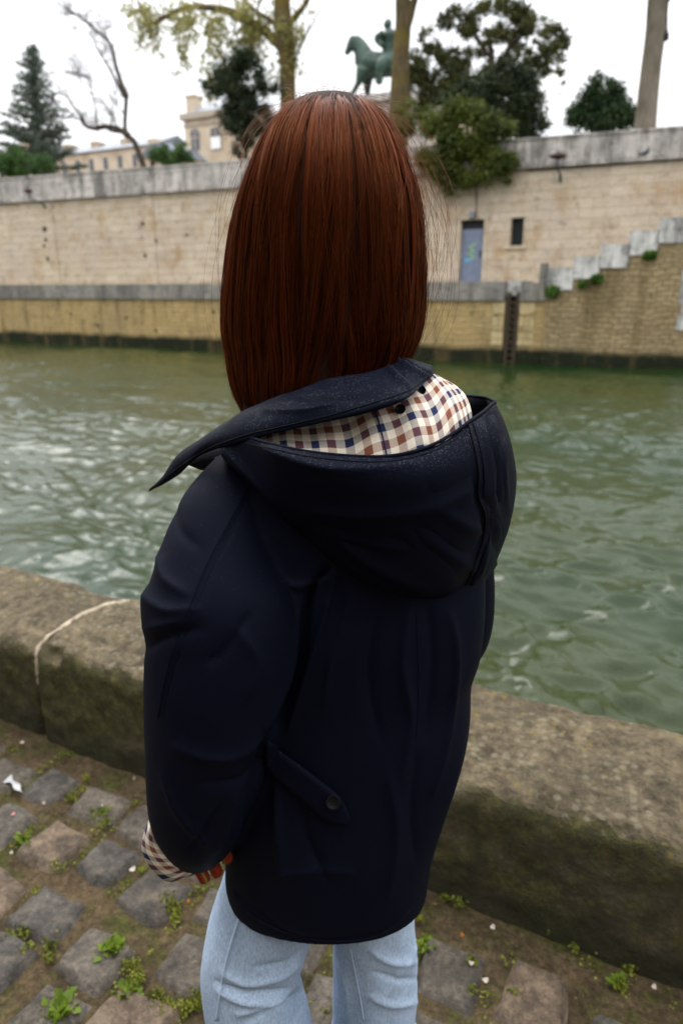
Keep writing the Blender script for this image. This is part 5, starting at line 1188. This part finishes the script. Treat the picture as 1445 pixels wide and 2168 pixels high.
th = th0[:, None]+(cth[ci]-th0)[:, None]*cl
# swing of the mass: middle locks drift to the right on the way down
swing = (.08*np.sin(th0*4.1+1.0)+.02*np.sin(th0*9.7))[:, None]*np.clip(tt_-.1, 0, 1)**1.2+.34*np.exp(-((th0-.35)/.85)**2)[:, None]*np.clip((tt_-.42)/.4, 0, 1)**1.3+.05*np.sin(tt_*9+cw[ci, 0][:, None]*2)*cw[ci, 1][:, None]*tt_*.8
th = th+swing+.022*np.sin(tt_*RNG.uniform(5, 18, NS)[:, None]+RNG.uniform(0, 6, NS)[:, None])
groove = -.003*np.exp(-((th0-.02-.0)/.05)**2)[:, None]*np.clip((tt_-.22)*6, 0, 1)*np.clip((.62-tt_)*6, 0, 1)
off = coff[ci][:, None]*np.clip(tt_*4, 0, 1)+groove+RNG.normal(size=NS)[:, None]*.0016+.003*fbm(np.stack([th*1.6, tt_*3.0, np.zeros_like(th)+4], -1), 1, 2, 22)-.003+.006*fbm(np.stack([th*5, tt_*2.5, np.zeros_like(th)], -1), 1, 2, 12)
off = off-.008*np.clip((tt_-.9)/.1, 0, 1)
cen_ = hull(th, tt_, off)
wv_ = RNG.normal(size=(NS, 3)); 
rad = RNG.uniform(.00020, .00048, NS)[:, None]*np.ones((1, NK)); rad[:, -6:] *= np.linspace(1, .25, 6)[None]
tone = RNG.random(NS); base = np.array([.022, .005, .002])*(1-tone[:, None])+np.array([.105, .018, .0035])*tone[:, None]**1.6; dk = RNG.random(NS) < .25; base[dk] *= .45
base *= (.8+.4*RNG.random(nc))[ci][:, None]
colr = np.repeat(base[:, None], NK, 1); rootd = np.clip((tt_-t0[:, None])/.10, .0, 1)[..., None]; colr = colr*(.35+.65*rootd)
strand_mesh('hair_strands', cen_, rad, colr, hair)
# loose locks lying over the mass
NL, PL = 90, 26; lth = RNG.uniform(-2.3, 2.3, NL); lt0 = RNG.uniform(0, .3, NL); lt1 = np.clip(lt0+RNG.uniform(.5, .8, NL), 0, .98); dr1 = RNG.normal(size=NL)*.16; wv1 = RNG.uniform(0, 6, NL)
li_ = np.repeat(np.arange(NL), PL); sp1 = RNG.normal(size=NL*PL)[:, None]*.028; tt_ = lt0[li_][:, None]+(lt1-lt0)[li_][:, None]*s*RNG.uniform(.9, 1.0, NL*PL)[:, None]
th = lth[li_][:, None]+dr1[li_][:, None]*s**1.4+.04*np.sin(s*4+wv1[li_][:, None])+sp1*(1-.55*s)
off = -.002+.0035*np.sin(np.clip(s, 0, 1)*np.pi)**.6+RNG.normal(size=NL*PL)[:, None]*.0009
lc = (np.array([.04, .008, .003])+np.array([.07, .013, .0035])*RNG.random(NL)[:, None]**1.6)[li_]*(.7+.6*RNG.random(NL*PL))[:, None]
rad = RNG.uniform(.00025, .0005, NL*PL)[:, None]*np.ones((1, NK))*(1-.7*s**4)
strand_mesh('loose_locks', hull(th, tt_, off), rad, np.repeat(lc[:, None], NK, 1), hair)
# flyaway hairs
NF = 150; th0 = RNG.uniform(-2.2, 2.2, NF); th0[:100] = np.where(RNG.random(100) < .72, RNG.normal(1.55, .22, 100), RNG.normal(-1.55, .22, 100)); t0 = RNG.random(NF)**2*.4; t1 = np.clip(t0+RNG.uniform(.25, .7, NF), 0, 1.0)
tt_ = t0[:, None]+(t1-t0)[:, None]*s; am = RNG.random(NF)**2.6*.026+.002; 
side = (th0 > 0.8)[:, None]*.6+1
off = am[:, None]*side*np.sin(np.clip(s*RNG.uniform(.6, 1.0, NF)[:, None], 0, 1)*np.pi)**1.2+.002
th = th0[:, None]+RNG.normal(size=NF)[:, None]*.22*s**1.5+.03*np.sin(s*RNG.uniform(4, 12, NF)[:, None]+RNG.uniform(0, 6, NF)[:, None])
cen_ = hull(th, tt_, off); cen_ += .0015*np.sin(s[..., None]*RNG.uniform(5, 14, (NF, 1, 3))+RNG.uniform(0, 6, (NF, 1, 3)))
strand_mesh('flyaway_hair', cen_, RNG.uniform(.00010, .00019, NF)[:, None]*np.ones((1, NK)), np.repeat((np.array([.10, .025, .008])*np.ones((NF, 1)))[:, None], NK, 1), hair)
# short wisps rising from the crown
NW = 190; r0 = RNG.uniform(-1.5, 1.5, NW); b0 = hull(r0, RNG.uniform(0, .16, NW)); d_ = RNG.normal(size=(NW, 3))*[1, 1, .3]+[0, 0, .55]; d_ /= np.linalg.norm(d_, axis=1)[:, None]; Ln = RNG.uniform(.010, .040, NW)
cen_ = b0[:, None]+d_[:, None]*(s*1.0)[..., None]*Ln[:, None, None]+np.cross(d_, [0, 0, 1.0])[:, None]*(Ln[:, None]*.6*(s**2))[..., None]*RNG.normal(size=(NW, 1, 1))-np.array([0, 0, 1])*(Ln[:, None]*.5*s**2.2)[..., None]
strand_mesh('crown_wisps', cen_, np.full((NW, NK), .00014), np.repeat((np.array([.18, .05, .016])*np.ones((NW, 1)))[:, None], NK, 1), hair)
